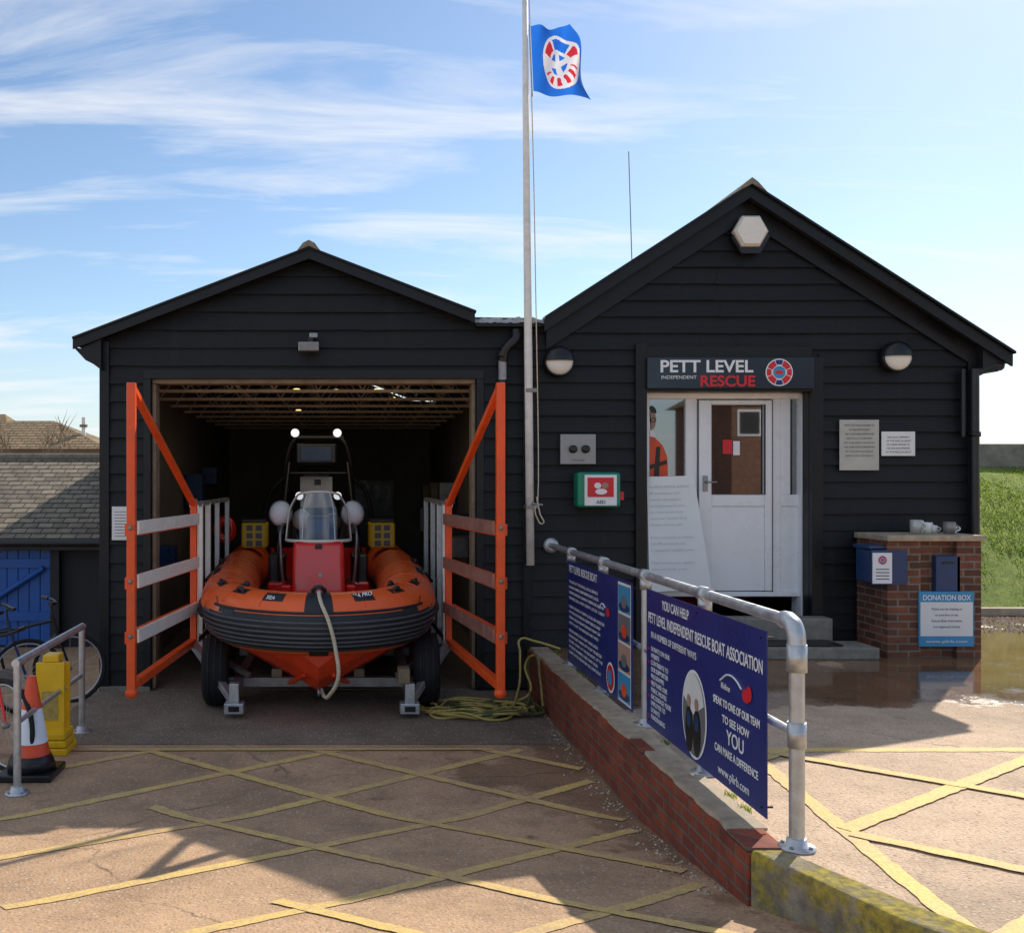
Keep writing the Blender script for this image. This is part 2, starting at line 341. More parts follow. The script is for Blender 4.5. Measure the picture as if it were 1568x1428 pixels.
for y0,xa in ((4.7,-.33),(5.8,-1.3),(6.93,-2.2),(8.05,-2.55),(9.2,-2.55)):
    r=clip(-.33,y0,-.82,xa,1.80,3.6,8.0)
    if r: strip('hatch_b%d'%k,*r,.085,ym,lambda x,y:gz(x,y)+.0065); k+=1
strip('edge_line',(-2.5,7.98),(1.2,8.0),.06,ym,lambda x,y:gz(x,y)+.009)
fm=empty('forecourt_markings')
for i,(a,b_,z) in enumerate([((2.45,6.36),(9,6.36),.003),((2.60,6.30),(2.36,3.0),.0055)]): strip('edge_%d'%i,a,b_,.09,fm,lambda x,y,z=z:z,'yellow2')
for i,y0 in enumerate((3.7,4.87,6.05)):
    r=clip(2.47,y0,.70,2.5,9,3.0,6.3)
    if r: strip('hatch_a%d'%i,*r,.09,fm,lambda x,y:.008,'yellow2')
for i,y0 in enumerate((4.87,6.5,8.1,9.7,11.3)):
    r=clip(2.47,y0,-.85,2.5,9,3.0,6.3)
    if r: strip('hatch_b%d'%i,*r,.09,fm,lambda x,y:.0105,'yellow2')

# low wall
w=empty('low_brick_wall')
box('brick_face',1.90,2.12,4.62,F-.04,-.7,-.012,'brick',w)
vs=[];fs=[]
NN=60
for i in range(NN+1):
    y=4.9+(F-.04-4.9)*i/NN; xl=1.925+random.uniform(-.012,.012)
    vs+=[(xl,y,-.012),(xl+.004,y,.010+random.uniform(-.003,.003)),(2.115,y,.012),(2.115,y,-.012)]
for i in range(NN):
    a=4*i
    for j in range(3): fs.append((a+j,a+j+1,a+j+5,a+j+4))
fs.append((0,3,2,1)); mesh('coping',vs,fs,'stone',w)
box('end_brick_course',1.905,2.09,4.64,4.895,-.008,.010,'brick',w,.006)
box('brick_patch',1.915,2.00,6.3,6.6,-.008,.0145,'brick',w,.004)
pts=[(1.905,4.615),(2.20,3.88),(2.68,3.2),(3.3,2.9),(3.42,3.0),(2.80,3.30),(2.36,3.98),(2.07,4.615)]
n=len(pts)
o=mesh('kerb_return',[(x,y,-.6) for x,y in pts]+[(x,y,.014) for x,y in pts],[tuple(range(n,2*n)),tuple(range(n-1,-1,-1))]+[(i,(i+1)%n,(i+1)%n+n,i+n) for i in range(n)],'moss',w)
b=o.modifiers.new('b','BEVEL'); b.width=.02; b.segments=3
tf=empty('weed_tufts')
def tuft(par,c,n,h,nm,m='blade'):
    vs=[];fs=[]
    for i in range(n):
        a=random.uniform(0,6.28); r=random.uniform(0,.05); x=c[0]+r*math.cos(a); y=c[1]+r*math.sin(a); hh=h*random.uniform(.4,1); dx=random.uniform(-.6,.6)*hh;dy=random.uniform(-.6,.6)*hh; ww=.004
        k=len(vs); vs+=[(x-ww,y,c[2]),(x+ww,y,c[2]),(x+dx,y+dy,c[2]+hh)]; fs.append((k,k+1,k+2))
    mesh(nm,vs,fs,m,par)
for i,y in enumerate((5.2,5.42,6.5,8.6,8.8,9.9)): tuft(tf,(2.13,y,0),26,.045,'tuft_%d'%i)
# leaf litter and grit gathered along the foot of the wall
vs=[];fs=[]
for i in range(500):
    x=1.88-abs(random.gauss(0,.10)); y=random.uniform(4.8,9.9); r=random.uniform(.004,.013); z=gz(x,y)+.002
    k=len(vs); vs+=[(x+r,y,z),(x,y+r,z),(x-r,y,z),(x,y-r,z),(x,y,z+r*.8)]; fs+=[(k,k+1,k+4),(k+1,k+2,k+4),(k+2,k+3,k+4),(k+3,k,k+4)]
mesh('grit',vs,fs,'gravel')

# ---------------------------------------------------------------- railings
def rail_post(par,x,y,z0,z1,r,i):
    tube('post_%d'%i,[(x,y,z0),(x,y,z1)],r,'galv',par)
    lathe('flange_%d'%i,[(.085,0),(.085,.012),(.05,.014),(.045,.05),(r+.001,.052)],['galv'],par,Matrix.Translation((x,y,z0)))
    for a in (45,135,225,315): ellip('bolt_%d_%d'%(i,a),(x+.065*math.cos(math.radians(a)),y+.065*math.sin(math.radians(a)),z0+.016),(.011,.011,.009),'galvd',par,8)
hr=empty('handrail'); XR=2.15
for i,y in enumerate((4.66,5.85,7.0,8.15,9.3)):
    rail_post(hr,XR,y,.0,1.04 if i else .95,.032 if i else .036,i)
    if i:
        lathe('tee_%d'%i,[(.044,-.06),(.044,.06)],['galv'],hr,Matrix.Translation((XR,y,1.07))@Matrix.Rotation(math.pi/2,4,'X'))
        lathe('tee_neck_%d'%i,[(.041,-.10),(.041,-.02)],['galv'],hr,Matrix.Translation((XR,y,1.07)))
tube('top_rail',[(XR,F-.02,1.07),(XR,4.78,1.07)],.030,'galv',hr)
tube('elbow',[(XR,4.80,1.07),(XR,4.72,1.065),(XR,4.675,1.03),(XR,4.66,.96)],.043,'galv',hr,smooth=True)
lathe('elbow_collar',[(.046,.84),(.046,.97)],['galv'],hr,Matrix.Translation((XR,4.66,0)))
tube('mid_rail',[(XR,9.3,.54),(XR,4.66,.54)],.022,'galv',hr)
lathe('mid_collar',[(.043,.48),(.043,.60)],['galv'],hr,Matrix.Translation((XR,4.66,0)))
lathe('wall_flange',[(.08,0),(.08,.02),(.04,.03)],['galv'],hr,Matrix.Translation((XR,F-.04,1.07))@Matrix.Rotation(math.pi/2,4,'X'))
lr=empty('handrail')
for i,y in enumerate((6.88,8.57)): rail_post(lr,-2.30,y,-.45,.46,.028,i)
tube('top_rail',[(-2.30,6.84,.47),(-2.30,8.6,.47)],.03,'galv',lr)
tube('mid_rail',[(-2.30,6.88,.05),(-2.30,8.57,.05)],.02,'galv',lr)

def banner(y0,y1,z0,z1,nm):
    e=empty(nm); x=2.095
    vs=[];fs=[];N=14
    for i in range(N+1):
        y=y0+(y1-y0)*i/N
        for z in (z0,z1): vs.append((x,y,z))
    for i in range(N): fs.append((2*i,2*i+1,2*i+3,2*i+2))
    o=mesh('sheet',vs,fs,'navy',e); s=o.modifiers.new('s','SOLIDIFY'); s.thickness=.006; s.offset=0
    for y in (y0+.06,(y0+y1)/2,y1-.06):
        for z in (z0+.04,z1-.04): tube('tie',[(x-.008,y,z),(XR,y,z)],.006,'blackpl',e,res=1)
    return e
XT=2.088
b2=banner(4.86,6.79,.07,1.00,'information_banner')
text('YOU CAN HELP',(XT,6.20,.90),.085,'twhite',b2,RS,'CENTER',.50,.001)
text('PETT LEVEL INDEPENDENT RESCUE BOAT ASSOCIATION',(XT,6.74,.78),.10,'twhite',b2,RS,'LEFT',1.84,.001)
text('IN A NUMBER OF DIFFERENT WAYS',(XT,6.25,.68),.062,'twhite',b2,RS,'CENTER',.85,.0)
for i,s in enumerate(['DONATE ON OUR','WEBSITE','CONTRIBUTE TO','OUR SUPPORTER','PROGRAMME','HELP RAISE OUR','PUBLIC PROFILE','ENCOURAGE YOUR','EMPLOYER TO','DONATE','FUNDRAISING']):
    text(s,(XT,6.68,.59-i*.046),.045,'twhite',b2,RS,'LEFT',None,.0)
    if i in(0,2,5,7,10): disc('bullet',(XT,6.73,.60-i*.046),.011,.011,'tred',b2,RS)
disc('photo_rim',(XT+.001,5.86,.35),.205,.265,'twhite',b2,RS); disc('photo_oval',(XT-.002,5.86,.35),.185,.245,'tgrey',b2,RS)
disc('photo_sky',(XT-.004,5.86,.35),.185,.245,'paper',b2,RS,a0=20,a1=160)
for dy in (-.06,.07):
    disc('figure_body',(XT-.006,5.86+dy,.25),.06,.14,'blackpl',b2,RS); disc('figure_vest',(XT-.007,5.86+dy,.31),.035,.05,'dblue',b2,RS); disc('figure_head',(XT-.008,5.86+dy,.42),.03,.037,'bronze',b2,RS)
for i,(s,sz,wd) in enumerate([('SPEAK TO ONE OF OUR TEAM',.06,.62),('TO SEE HOW',.06,None),('YOU',.11,None),('CAN MAKE A DIFFERENCE',.06,.58)]):
    text(s,(XT,5.24,.50-i*.085-(0.01 if i==3 else 0)-(.018 if i==2 else 0)),sz,'twhite',b2,RS,'CENTER',wd,.001)
text('www.plirb.com',(XT,5.27,.12),.07,'twhite',b2,RS,'CENTER',.42,.0)
disc('logo_red',(XT,5.10,.625),.05,.035,'tred',b2,RS); disc('logo_red2',(XT-.001,5.06,.645),.035,.04,'tred',b2,RS)
tube('logo_swoosh',[(XT,5.45,.64),(XT,5.34,.69),(XT,5.22,.68),(XT,5.16,.65)],.005,'twhite',b2,smooth=True,res=1)
text('lifeline',(XT,5.44,.60),.05,'twhite',b2,RS)
b1=banner(7.13,9.2,.06,1.0,'information_banner')
text('PETT LEVEL RESCUE BOAT',(XT,9.12,.90),.095,'twhite',b1,RS,'LEFT',1.0,.001)
for blk,(z,n) in enumerate([(.80,4),(.57,4),(.35,5)]):
    for i in range(n):
        s=' '.join(random.choice(['RESCUE','BOAT','CREW','OF THE','SEA','LOCAL','AND','SERVICE','VOLUNTEER','COAST','THE','LAUNCH']) for _ in range(6))
        text(s,(XT,9.12,z-i*.05),.036,'twhite',b1,RS,'LEFT',1.15+random.uniform(-.15,.1))
quadplane('photo_strip',(XT+.001,7.32,.53),.34,.90,'paper',b1,RS)
for i,mm in enumerate(('skyblue','tgrey','bronze','skyblue')):
    quadplane('photo_%d'%i,(XT-.002,7.32,.86-i*.22),.31,.20,mm,b1,RS); disc('subject_%d'%i,(XT-.004,7.32,.84-i*.22),.07,.05,'coneo' if i%2 else 'tgrey',b1,RS); disc('sea_%d'%i,(XT-.003,7.32,.80-i*.22),.14,.035,'dblue',b1,RS)
disc('logo_rim',(XT,7.70,.20),.12,.12,'twhite',b1,RS); disc('logo_ring',(XT-.002,7.70,.20),.10,.10,'tred',b1,RS); disc('logo_mid',(XT-.004,7.70,.20),.06,.06,'skyblue',b1,RS)
disc('logo_red',(XT,7.78,.70),.06,.035,'tred',b1,RS)
tube('logo_swoosh',[(XT,8.05,.70),(XT,7.95,.75),(XT,7.86,.73)],.006,'twhite',b1,smooth=True,res=1)

# ---------------------------------------------------------------- weatherboarding
def boards(name,lf,rf,z0,z1,opens,parent,pitch=.178,y=F):
    vs=[];fs=[]
    cuts=sorted({o[k] for o in opens for k in(2,3)})
    z=z0
    while z<z1-.01:
        top=min(z+pitch,z1); pr=.030+random.uniform(-.004,.004)
        zz=[z]+[c for c in cuts if z+.001<c<top-.001]+[top]
        sub0=random.random()
        for a,b in zip(zz,zz[1:]):
            segs=[(lf(a),rf(a),lf(b),rf(b))]
            mid=(a+b)/2
            for o in opens:
                if o[2]<mid<o[3]:
                    new=[]
                    for s in segs:
                        if o[0]>s[0]: new.append((s[0],min(o[0],s[1]),s[2],min(o[0],s[3])))
                        if o[1]<s[1]: new.append((max(o[1],s[0]),s[1],max(o[1],s[2]),s[3]))
                    segs=new
            for s in segs:
                if s[1]-s[0]<.02 and s[3]-s[2]<.02: continue
                L=s[1]-s[0]; nj=1 if L<2.6 else 2
                xs_=[0]+([.35+.3*sub0] if nj==2 else [])+[1]
                for u0,u1 in zip(xs_,xs_[1:]):
                    g=.0025 if u0>0 else 0
                    xa0=s[0]+L*u0+g; xa1=s[0]+L*u1; LT=s[3]-s[2]
                    xb0=s[2]+LT*u0+g; xb1=s[2]+LT*u1
                    nsub=max(1,int((xa1-xa0)/.6))
                    prev=None
                    for q in range(nsub+1):
                        w_=q/nsub; xa=xa0+(xa1-xa0)*w_; xb=xb0+(xb1-xb0)*w_
                        dj=random.uniform(-.004,.004); dz=random.uniform(-.005,.003) if a==z else 0
                        ya=y-(pr+dj)*(top-a)/pitch-.006; yb=y-(pr)*(top-b)/pitch-.006
                        k=len(vs); vs+=[(xa,ya,a+dz),(xb,yb,b),(xa,y,a+dz)]
                        if prev is not None:
                            fs.append((prev,k,k+1,prev+1))
                            if a==z: fs.append((prev+2,k+2,k,prev))
                        prev=k
        z=top
    return mesh(name,vs,fs,'black',parent)

# ---- boathouse
bh=empty('boathouse')
AX,AZ=-.37,4.06; LX,LZ=-2.80,3.15; RX,RZ=1.34,3.42
SLL=(AZ-LZ)/(AX-LX); SLR=(AZ-RZ)/(RX-AX)
zl0=LZ+(-2.52-LX)*SLL
def lfb(z): return -2.52 if z<zl0 else -2.52+(z-zl0)/SLL
def rfb(z): return 1.905 if z<3.36 else min(1.905,AX+(AZ-z)/SLR)
OX0,OX1,OZ=-2.02,1.37,V(580)
boards('weatherboards',lfb,rfb,-.42,AZ-.03,[(OX0,OX1,-1,OZ)],bh,.187)
BB=20.0
prism('gable_wall',[(-2.52,OZ),(1.90,OZ),(1.90,3.34),(1.34,3.37),(AX,AZ-.02),(-2.52,zl0-.02)],F,F+.14,'blacktrim',bh)
box('front_wall_left',-2.52,OX0,F,F+.14,-.5,OZ,'blacktrim',bh,0)
box('front_wall_right',OX1,1.90,F,F+.14,-.5,OZ,'blacktrim',bh,0)
box('side_wall_left',-2.52,-2.38,F+.14,BB,-.5,3.235,'blacktrim',bh,0)
box('side_wall_right',1.76,1.90,F+.14,BB,-.5,3.337,'blacktrim',bh,0)
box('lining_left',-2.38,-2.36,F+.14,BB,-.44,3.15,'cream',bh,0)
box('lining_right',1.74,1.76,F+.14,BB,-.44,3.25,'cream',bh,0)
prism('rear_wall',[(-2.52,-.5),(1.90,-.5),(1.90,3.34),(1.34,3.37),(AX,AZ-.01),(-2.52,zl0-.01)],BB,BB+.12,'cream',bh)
box('rear_door',.15,1.0,BB-.06,BB-.002,-.44,1.75,'blackpl',bh)
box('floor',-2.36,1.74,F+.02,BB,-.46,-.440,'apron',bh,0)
def slab2(name,x0,z0,x1,z1,y0,y1,th,m,par):
    vs=[(x0,y0,z0),(x1,y0,z1),(x1,y1,z1),(x0,y1,z0),(x0,y0,z0+th),(x1,y0,z1+th),(x1,y1,z1+th),(x0,y1,z0+th)]
    return mesh(name,vs,[(0,1,2,3),(4,7,6,5),(0,4,5,1),(1,5,6,2),(2,6,7,3),(3,7,4,0)],m,par)
slab2('roof_left',LX,LZ,AX,AZ+.02,F-.16,BB+.2,.05,'roof',bh)
slab2('roof_right',AX,AZ+.02,RX,RZ,F-.16,BB+.2,.05,'roof',bh)
slab2('roof_tail',RX,RZ,2.0,3.41,F-.05,BB+.2,.03,'roof',bh)
def barge(name,x0,z0,x1,z1,y,h,par,t=.03):
    prism(name,[(x0,z0-h+.05),(x0,z0+.055),(x1,z1+.055),(x1,z1-h+.05)],y-t,y,'blacktrim',par)
barge('bargeboard_left',LX,LZ,AX,AZ+.02,F-.163,.10,bh); barge('bargeboard_right',AX,AZ+.02,RX,RZ,F-.163,.10,bh)
slab2('verge_l',LX-.0,LZ+.05,AX,AZ+.07,F-.22,F-.1,.022,'blacktrim',bh); slab2('verge_r',AX,AZ+.07,RX+.01,RZ+.05,F-.22,F-.1,.022,'blacktrim',bh)
prism('eave_box',[(LX,LZ-.03),(LX+.08,LZ-.04),(-2.52,LZ+.06),(-2.52,LZ-.26),(-2.60,LZ-.20),(LX+.12,LZ-.16)],F-.15,F+.1,'blacktrim',bh)
prism('ridge_cap',[(AX-.12,AZ+.04),(AX-.06,AZ+.12),(AX,AZ+.15),(AX+.06,AZ+.12),(AX+.12,AZ+.04),(AX,AZ+.09)],F-.24,BB,'ridge',bh)
box('head_trim',OX0-.08,OX1+.08,F-.06,F-.042,OZ-.005,OZ+.09,'blacktrim',bh)
box('jamb_trim_left',OX0-.08,OX0-.005,F-.06,F-.042,-.42,OZ-.006,'blacktrim',bh)
box('jamb_trim_right',OX1+.005,OX1+.08,F-.06,F-.042,-.42,OZ-.006,'blacktrim',bh)
box('head_lining',OX0+.002,OX1-.002,F+.0,F+.20,OZ-.05,OZ-.002,'wood',bh)
box('jamb_lining_left',OX0+.002,OX0+.04,F+.0,F+.20,-.43,OZ-.054,'wood',bh)
box('jamb_lining_right',OX1-.04,OX1-.002,F+.0,F+.20,-.43,OZ-.054,'wood',bh)
box('corner_board',-2.56,-2.46,F-.055,F-.04,-.45,3.2,'blacktrim',bh)
box('plinth_left',-2.55,OX0-.01,F-.07,F-.002,-.5,-.40,'conc',bh)
for i in range(8):
    y=F+.8+i*1.12; zb=2.74
    box('tie_%d'%i,-2.36,1.74,y,y+.035,zb,zb+.035,'truss',bh,0)
    def rz(x): return (AZ-(AX-x)*SLL if x<AX else AZ-(x-AX)*SLR)-.03
    P=[]
    for j in range(17):
        x=-2.3+j*.25; P.append((x,y+.02,zb+.03 if j%2==0 else min(3.12,rz(x)-.05)))
    tube('web_%d'%i,P,.011,'truss',bh,res=1)
    for sx in (0,1):
        xa,xb=((-2.36,AX),(AX,1.74))[sx]
        tube('rafter_%d_%d'%(i,sx),[(xa,y+.02,rz(xa)-.05),(xb,y+.02,rz(xb)-.05)],.02,'truss',bh,res=1)
tube('long_binder_a',[(-1.2,F+.2,2.80),(-1.2,BB,2.80)],.018,'truss',bh,res=1); tube('long_binder_b',[(.6,F+.2,2.80),(.6,BB,2.80)],.018,'truss',bh,res=1)
for i,(x,y) in enumerate(((-.56,11.4),(-.10,11.5),(.38,11.4),(.62,12.6),(-.7,14.8))):
    ellip('bulb_%d'%i,(x,y,2.80),(.045,.045,.018),'bulb',bh,12)
L=D.lights.new('boathouse_lamp','AREA'); L.energy=5; L.size=1.2; L.color=(1,.80,.55); lo=link(D.objects.new('ceiling_lamp',L),bh); lo.location=(-.2,13.2,2.70)
for i in range(10):
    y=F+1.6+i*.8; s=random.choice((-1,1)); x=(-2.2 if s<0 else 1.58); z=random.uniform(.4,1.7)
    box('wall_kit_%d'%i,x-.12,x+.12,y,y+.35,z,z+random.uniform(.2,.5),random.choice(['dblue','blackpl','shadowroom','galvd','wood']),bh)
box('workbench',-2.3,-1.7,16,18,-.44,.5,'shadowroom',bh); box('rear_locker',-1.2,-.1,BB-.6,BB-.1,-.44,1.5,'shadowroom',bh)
box('notice_plaque',U(174),U(201),F-.075,F-.060,V(826),V(775),'paper',bh)
for i in range(9): quadplane('plaque_line_%d'%i,(U(187),F-.077,V(783+i*4.6)),.12,.006,'tgrey',bh)
fl=empty('floodlight')
box('housing',U(458),U(489),F-.20,F-.05,V(541),V(527),'steel',fl,.01); box('bracket',U(472),U(480),F-.1,F-.03,V(527),V(517),'blackpl',fl)
box('sensor',U(474),U(487),F-.13,F-.06,V(520),V(512),'steel',fl,.01); box('lens',U(460),U(487),F-.206,F-.201,V(539),V(529),'galvd',fl)

# ---- rescue centre
rc=empty('rescue_centre')
PX,PZ=4.165,4.70; LX2,LZ2=2.05,3.35; RX2,RZ2=6.86,2.99
SL2=(PZ-LZ2)/(PX-LX2); SR2=(PZ-RZ2)/(RX2-PX); zr0=RZ2+(RX2-6.58)*SR2
def lfr(z): return 1.908 if z<LZ2-.02 else PX-(PZ-z)/SL2
def rfr(z): return 6.58 if z<zr0 else PX+(PZ-z)/SR2
DX0,DX1,DZ=U(988),U(1238),V(600)
SX0,SX1,SZ0,SZ1=U(986),U(1238),V(596),V(549)
boards('weatherboards',lfr,rfr,.02,PZ-.03,[(DX0-.10,DX1+.10,-1,V(545)+.02)],rc,.172)
B2=19.0
prism('gable_wall',[(1.90,DZ),(6.58,DZ),(6.58,zr0-.02),(PX,PZ-.02),(2.05,LZ2-.03),(1.90,3.30)],F,F+.14,'blacktrim',rc)
box('front_wall_left',1.90,DX0,F,F+.14,-.5,DZ,'blacktrim',rc,0); box('front_wall_right',DX1,6.58,F,F+.14,-.5,DZ,'blacktrim',rc,0)
box('side_wall',6.44,6.58,F+.14,B2,-.5,3.14,'black',rc,0); box('party_wall',1.91,2.0,F+.14,B2,-.5,3.337,'shadowroom',rc,0)
prism('rear_wall',[(1.9,-.5),(6.58,-.5),(6.58,zr0-.02),(PX,PZ-.02),(2.05,LZ2-.03),(1.90,3.30)],B2,B2+.1,'black',rc)
slab2('roof_left',LX2,LZ2,PX,PZ+.02,F-.18,B2+.2,.06,'roof',rc); slab2('roof_right',PX,PZ+.02,RX2,RZ2,F-.18,B2+.2,.06,'roof',rc)
barge('bargeboard_left',LX2,LZ2,PX,PZ+.02,F-.183,.12,rc); barge('bargeboard_right',PX,PZ+.02,RX2,RZ2,F-.183,.12,rc)
slab2('verge_l',LX2,LZ2+.055,PX,PZ+.075,F-.25,F-.1,.025,'blacktrim',rc); slab2('verge_r',PX,PZ+.075,RX2+.01,RZ2+.055,F-.25,F-.1,.025,'blacktrim',rc)
prism('inner_barge_l',[(LX2+.05,LZ2-.24),(LX2+.05,LZ2-.02),(PX,PZ-.02),(PX,PZ-.24)],F-.062,F-.040,'blacktrim',rc); prism('inner_barge_r',[(PX,PZ-.24),(PX,PZ-.02),(6.58,zr0-.02),(6.58,zr0-.24)],F-.060,F-.038,'blacktrim',rc)
prism('eave_box',[(6.58,zr0),(RX2+.03,RZ2+.05),(RX2+.03,RZ2-.03),(6.74,RZ2-.03),(6.74,RZ2-.12),(6.58,RZ2-.12)],F-.17,F+.1,'blacktrim',rc)
prism('ridge_cap',[(PX-.15,PZ+.0),(PX-.06,PZ+.10),(PX,PZ+.145),(PX+.06,PZ+.10),(PX+.15,PZ+.0),(PX,PZ+.08)],F-.26,B2,'ridge',rc)
box('valley_gutter',1.36,2.10,F-.14,B2,3.34,3.40,'blacktrim',rc,0)
vs=[];fs=[]
for i in range(25):
    x=1.34+.80*i/24; vs+=[(x,F-.17,3.375+random.uniform(-.012,.008)),(x,F-.15+random.uniform(-.01,.01),3.42+random.uniform(-.012,.02))]
    if i: k=2*i; fs.append((k-2,k,k+1,k-1))
mesh('lead_flashing',vs,fs,'lead',rc)
box('corner_board',1.86,1.94,F-.065,F-.045,-.05,3.28,'blacktrim',rc)
box('corner_board_right',6.50,6.60,F-.065,F-.045,0,3.05,'blacktrim',rc)
box('surround_left',DX0-.12,DX0-.002,F-.07,F-.005,0,V(527),'blacktrim',rc); box('surround_right',DX1+.002,DX1+.12,F-.07,F-.005,0,V(548),'blacktrim',rc)
box('surround_head',DX0-.002,DX1+.002,F-.065,F-.005,V(600),V(527)-.03,'blacktrim',rc)
box('reveal_left',DX0,DX0+.015,F+.14,F+.36,0,DZ,'white',rc,0); box('reveal_right',DX1-.015,DX1,F+.14,F+.36,0,DZ,'white',rc,0)
box('reveal_head',DX0,DX1,F+.14,F+.36,DZ-.01,DZ+.01,'white',rc,0)
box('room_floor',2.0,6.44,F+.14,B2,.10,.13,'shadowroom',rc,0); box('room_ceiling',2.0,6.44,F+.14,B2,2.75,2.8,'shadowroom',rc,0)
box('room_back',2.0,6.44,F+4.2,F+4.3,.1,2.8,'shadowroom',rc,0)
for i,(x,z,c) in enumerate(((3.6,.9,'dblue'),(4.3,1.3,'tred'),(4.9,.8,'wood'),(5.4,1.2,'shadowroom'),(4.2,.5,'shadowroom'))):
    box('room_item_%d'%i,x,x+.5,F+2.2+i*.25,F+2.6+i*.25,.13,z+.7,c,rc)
YD=F+.24
def UD(p): return (p-528)/142.6
def VD(p): return EYE-(p-735)/142.6
DB=VD(905)
def fr(n,x0,x1,z0,z1,d=0): box(n,x0,x1,YD-.03-d,YD+.04,z0,z1,'white',rc,.008)
gx=lambda n,x0,x1,z0,z1: quadplane(n,((x0+x1)/2,YD+.002,(z0+z1)/2),abs(x1-x0),abs(z1-z0),'glass',rc)
fr('head_frame',DX0,DX1,VD(611),DZ)
fr('cill',DX0,DX1,DB-.05,DB,.02)
fr('mullion_a',UD(1048),UD(1066),DB,VD(611)); fr('mullion_b',UD(1180),UD(1193),DB,VD(611)); fr('frame_l',DX0,UD(993),DB,VD(611)); fr('frame_r',UD(1230),DX1,DB,VD(611))
fr('leaf_stile_l',UD(1066)+.008,UD(1087),DB+.01,VD(613),.02); fr('leaf_stile_r',UD(1168),UD(1180)-.008,DB+.01,VD(613),.02)
fr('leaf_mid',UD(1087),UD(1168),VD(775),VD(757),.02); fr('leaf_top',UD(1087),UD(1168),VD(620),VD(613),.02); fr('leaf_panel',UD(1087),UD(1168),DB+.01,VD(775),.008)
fr('side_panel_l',UD(993),UD(1048),DB,VD(730)); fr('side_mid_r',UD(1193),UD(1230),VD(775),VD(757)); fr('side_panel_r',UD(1193),UD(1230),DB,VD(775),-.01)
fr('sidelight_stile',UD(1193),UD(1208),VD(757),VD(611))
for n_,x0,x1,z0,z1 in (('gl',UD(1066)+.001,UD(1066)+.007,DB,VD(612)),('gr',UD(1180)-.007,UD(1180)-.001,DB,VD(612)),('g1',UD(1087)-.006,UD(1087),VD(757),VD(620)),('g2',UD(1168),UD(1168)+.006,VD(757),VD(620)),('g3',UD(1087),UD(1168),VD(757),VD(757)+.006)):
    box('gasket_'+n_,x0,x1,YD-.0525,YD-.02,z0,z1,'tgrey',rc,0)
gx('glass_left',UD(993),UD(1048),VD(730),VD(611)); gx('glass_leaf',UD(1087),UD(1168),VD(757),VD(620)); gx('glass_right',UD(1208),UD(1230),VD(757),VD(611))
tube('handle',[(UD(1076),YD-.08,VD(738)),(UD(1076),YD-.10,VD(738)),(UD(1092),YD-.10,VD(738))],.009,'steel',rc); box('handle_plate',UD(1073),UD(1080),YD-.066,YD-.055,VD(752),VD(728),'steel',rc)
quadplane('door_notice',(UD(1113),YD-.004,VD(684)),.10,.15,'tred',rc); quadplane('door_notice_b',(UD(1127),YD-.004,VD(686)),.07,.15,'twhite',rc)
box('threshold',U(1070),U(1255),F-.28,F-.075,.0,V(935)-.04,'conc',rc,.012)
box('door_floor',DX0,DX1,F-.07,F+.3,.0,.30,'blackpl',rc,.01)
st=empty('door_step'); box('lower_step',U(1120)-.1,U(1290),F-.72,F-.285,-.0,.115,'conc',st,.015); box('upper_mat',3.7,4.9,F-.65,F-.32,.118,.132,'blackpl',st,.004)
ps=empty('crew_poster'); yp=YD-.012
prism('jacket',[(UD(994),VD(729)),(UD(994),VD(668)),(UD(1002),VD(670)),(UD(1014),VD(682)),(UD(1021),VD(700)),(UD(1022),VD(729))],yp,yp+.006,'coneo',ps)
prism('strap',[(UD(1000),VD(729)),(UD(1004),VD(684)),(UD(1010),VD(684)),(UD(1008),VD(729))],yp-.004,yp-.001,'blackpl',ps)
prism('strap_b',[(UD(994),VD(712)),(UD(1020),VD(704)),(UD(1020),VD(710)),(UD(994),VD(718))],yp-.008,yp-.005,'blackpl',ps)
disc('face',(UD(996),yp-.001,VD(643)),.055,.11,'bronze',ps,a0=-90,a1=110); disc('hair',(UD(996),yp-.003,VD(632)),.058,.075,'blackpl',ps,a0=-5,a1=110)
disc('glasses',(UD(999),yp-.006,VD(643)),.030,.024,'blackpl',ps,rin=.7)
prism('collar',[(UD(994),VD(668)),(UD(994),VD(658)),(UD(1000),VD(660)),(UD(1003),VD(670))],yp-.004,yp-.001,'twhite',ps)
wb=empty('notice_whiteboard')
P4=[(U(990),F-.005,V(730)),(U(1062),F-.005,V(728)),(U(1084),F-.10,V(898)),(U(990),F-.10,V(905))]
o=mesh('board',P4,[(3,2,1,0)],'paper',wb); s=o.modifiers.new('s','SOLIDIFY'); s.thickness=.012; s.offset=-1
lines=['1st AID & MEDICAL SUPPORT','We are a local charity run by','volunteers saving lives at sea','and helping along the shore.','Our crew is on call all year','round and is funded only by','donations from the public.','','If you see anyone in trouble','call 999 and ask for the','Coastguard straight away.','','Thank you for your support','from all of the crew.']
for i,s in enumerate(lines):
    py=747+i*9.6; tt=(py-728)/175
    if s: text(s,(U(993),F-.019-.096*tt,V(py)),.034,'tink',wb,RF,'LEFT',.40+.1*tt-(.12*random.random() if i else 0),-.0010,shear=.3,rollz=.02)
hs=empty('station_sign')
box('panel',SX0,SX1,F-.115,F-.075,SZ0,SZ1,'signbl',hs,.004)
ts=F-.1175
def us(p): return (p-528)/147.7
def vs_(p): return EYE-(p-735)/147.7
text('PETT LEVEL',(us(1010),ts,vs_(569.5)),.175,'twhite',hs,RF,'LEFT',us(1152)-us(1010),.004)
text('RESCUE',(us(1071),ts,vs_(591)),.155,'tred',hs,RF,'LEFT',us(1155)-us(1071),.004)
text('INDEPENDENT',(us(1012),ts,vs_(580)),.05,'twhite',hs,RF,'LEFT',us(1066)-us(1012),.0)
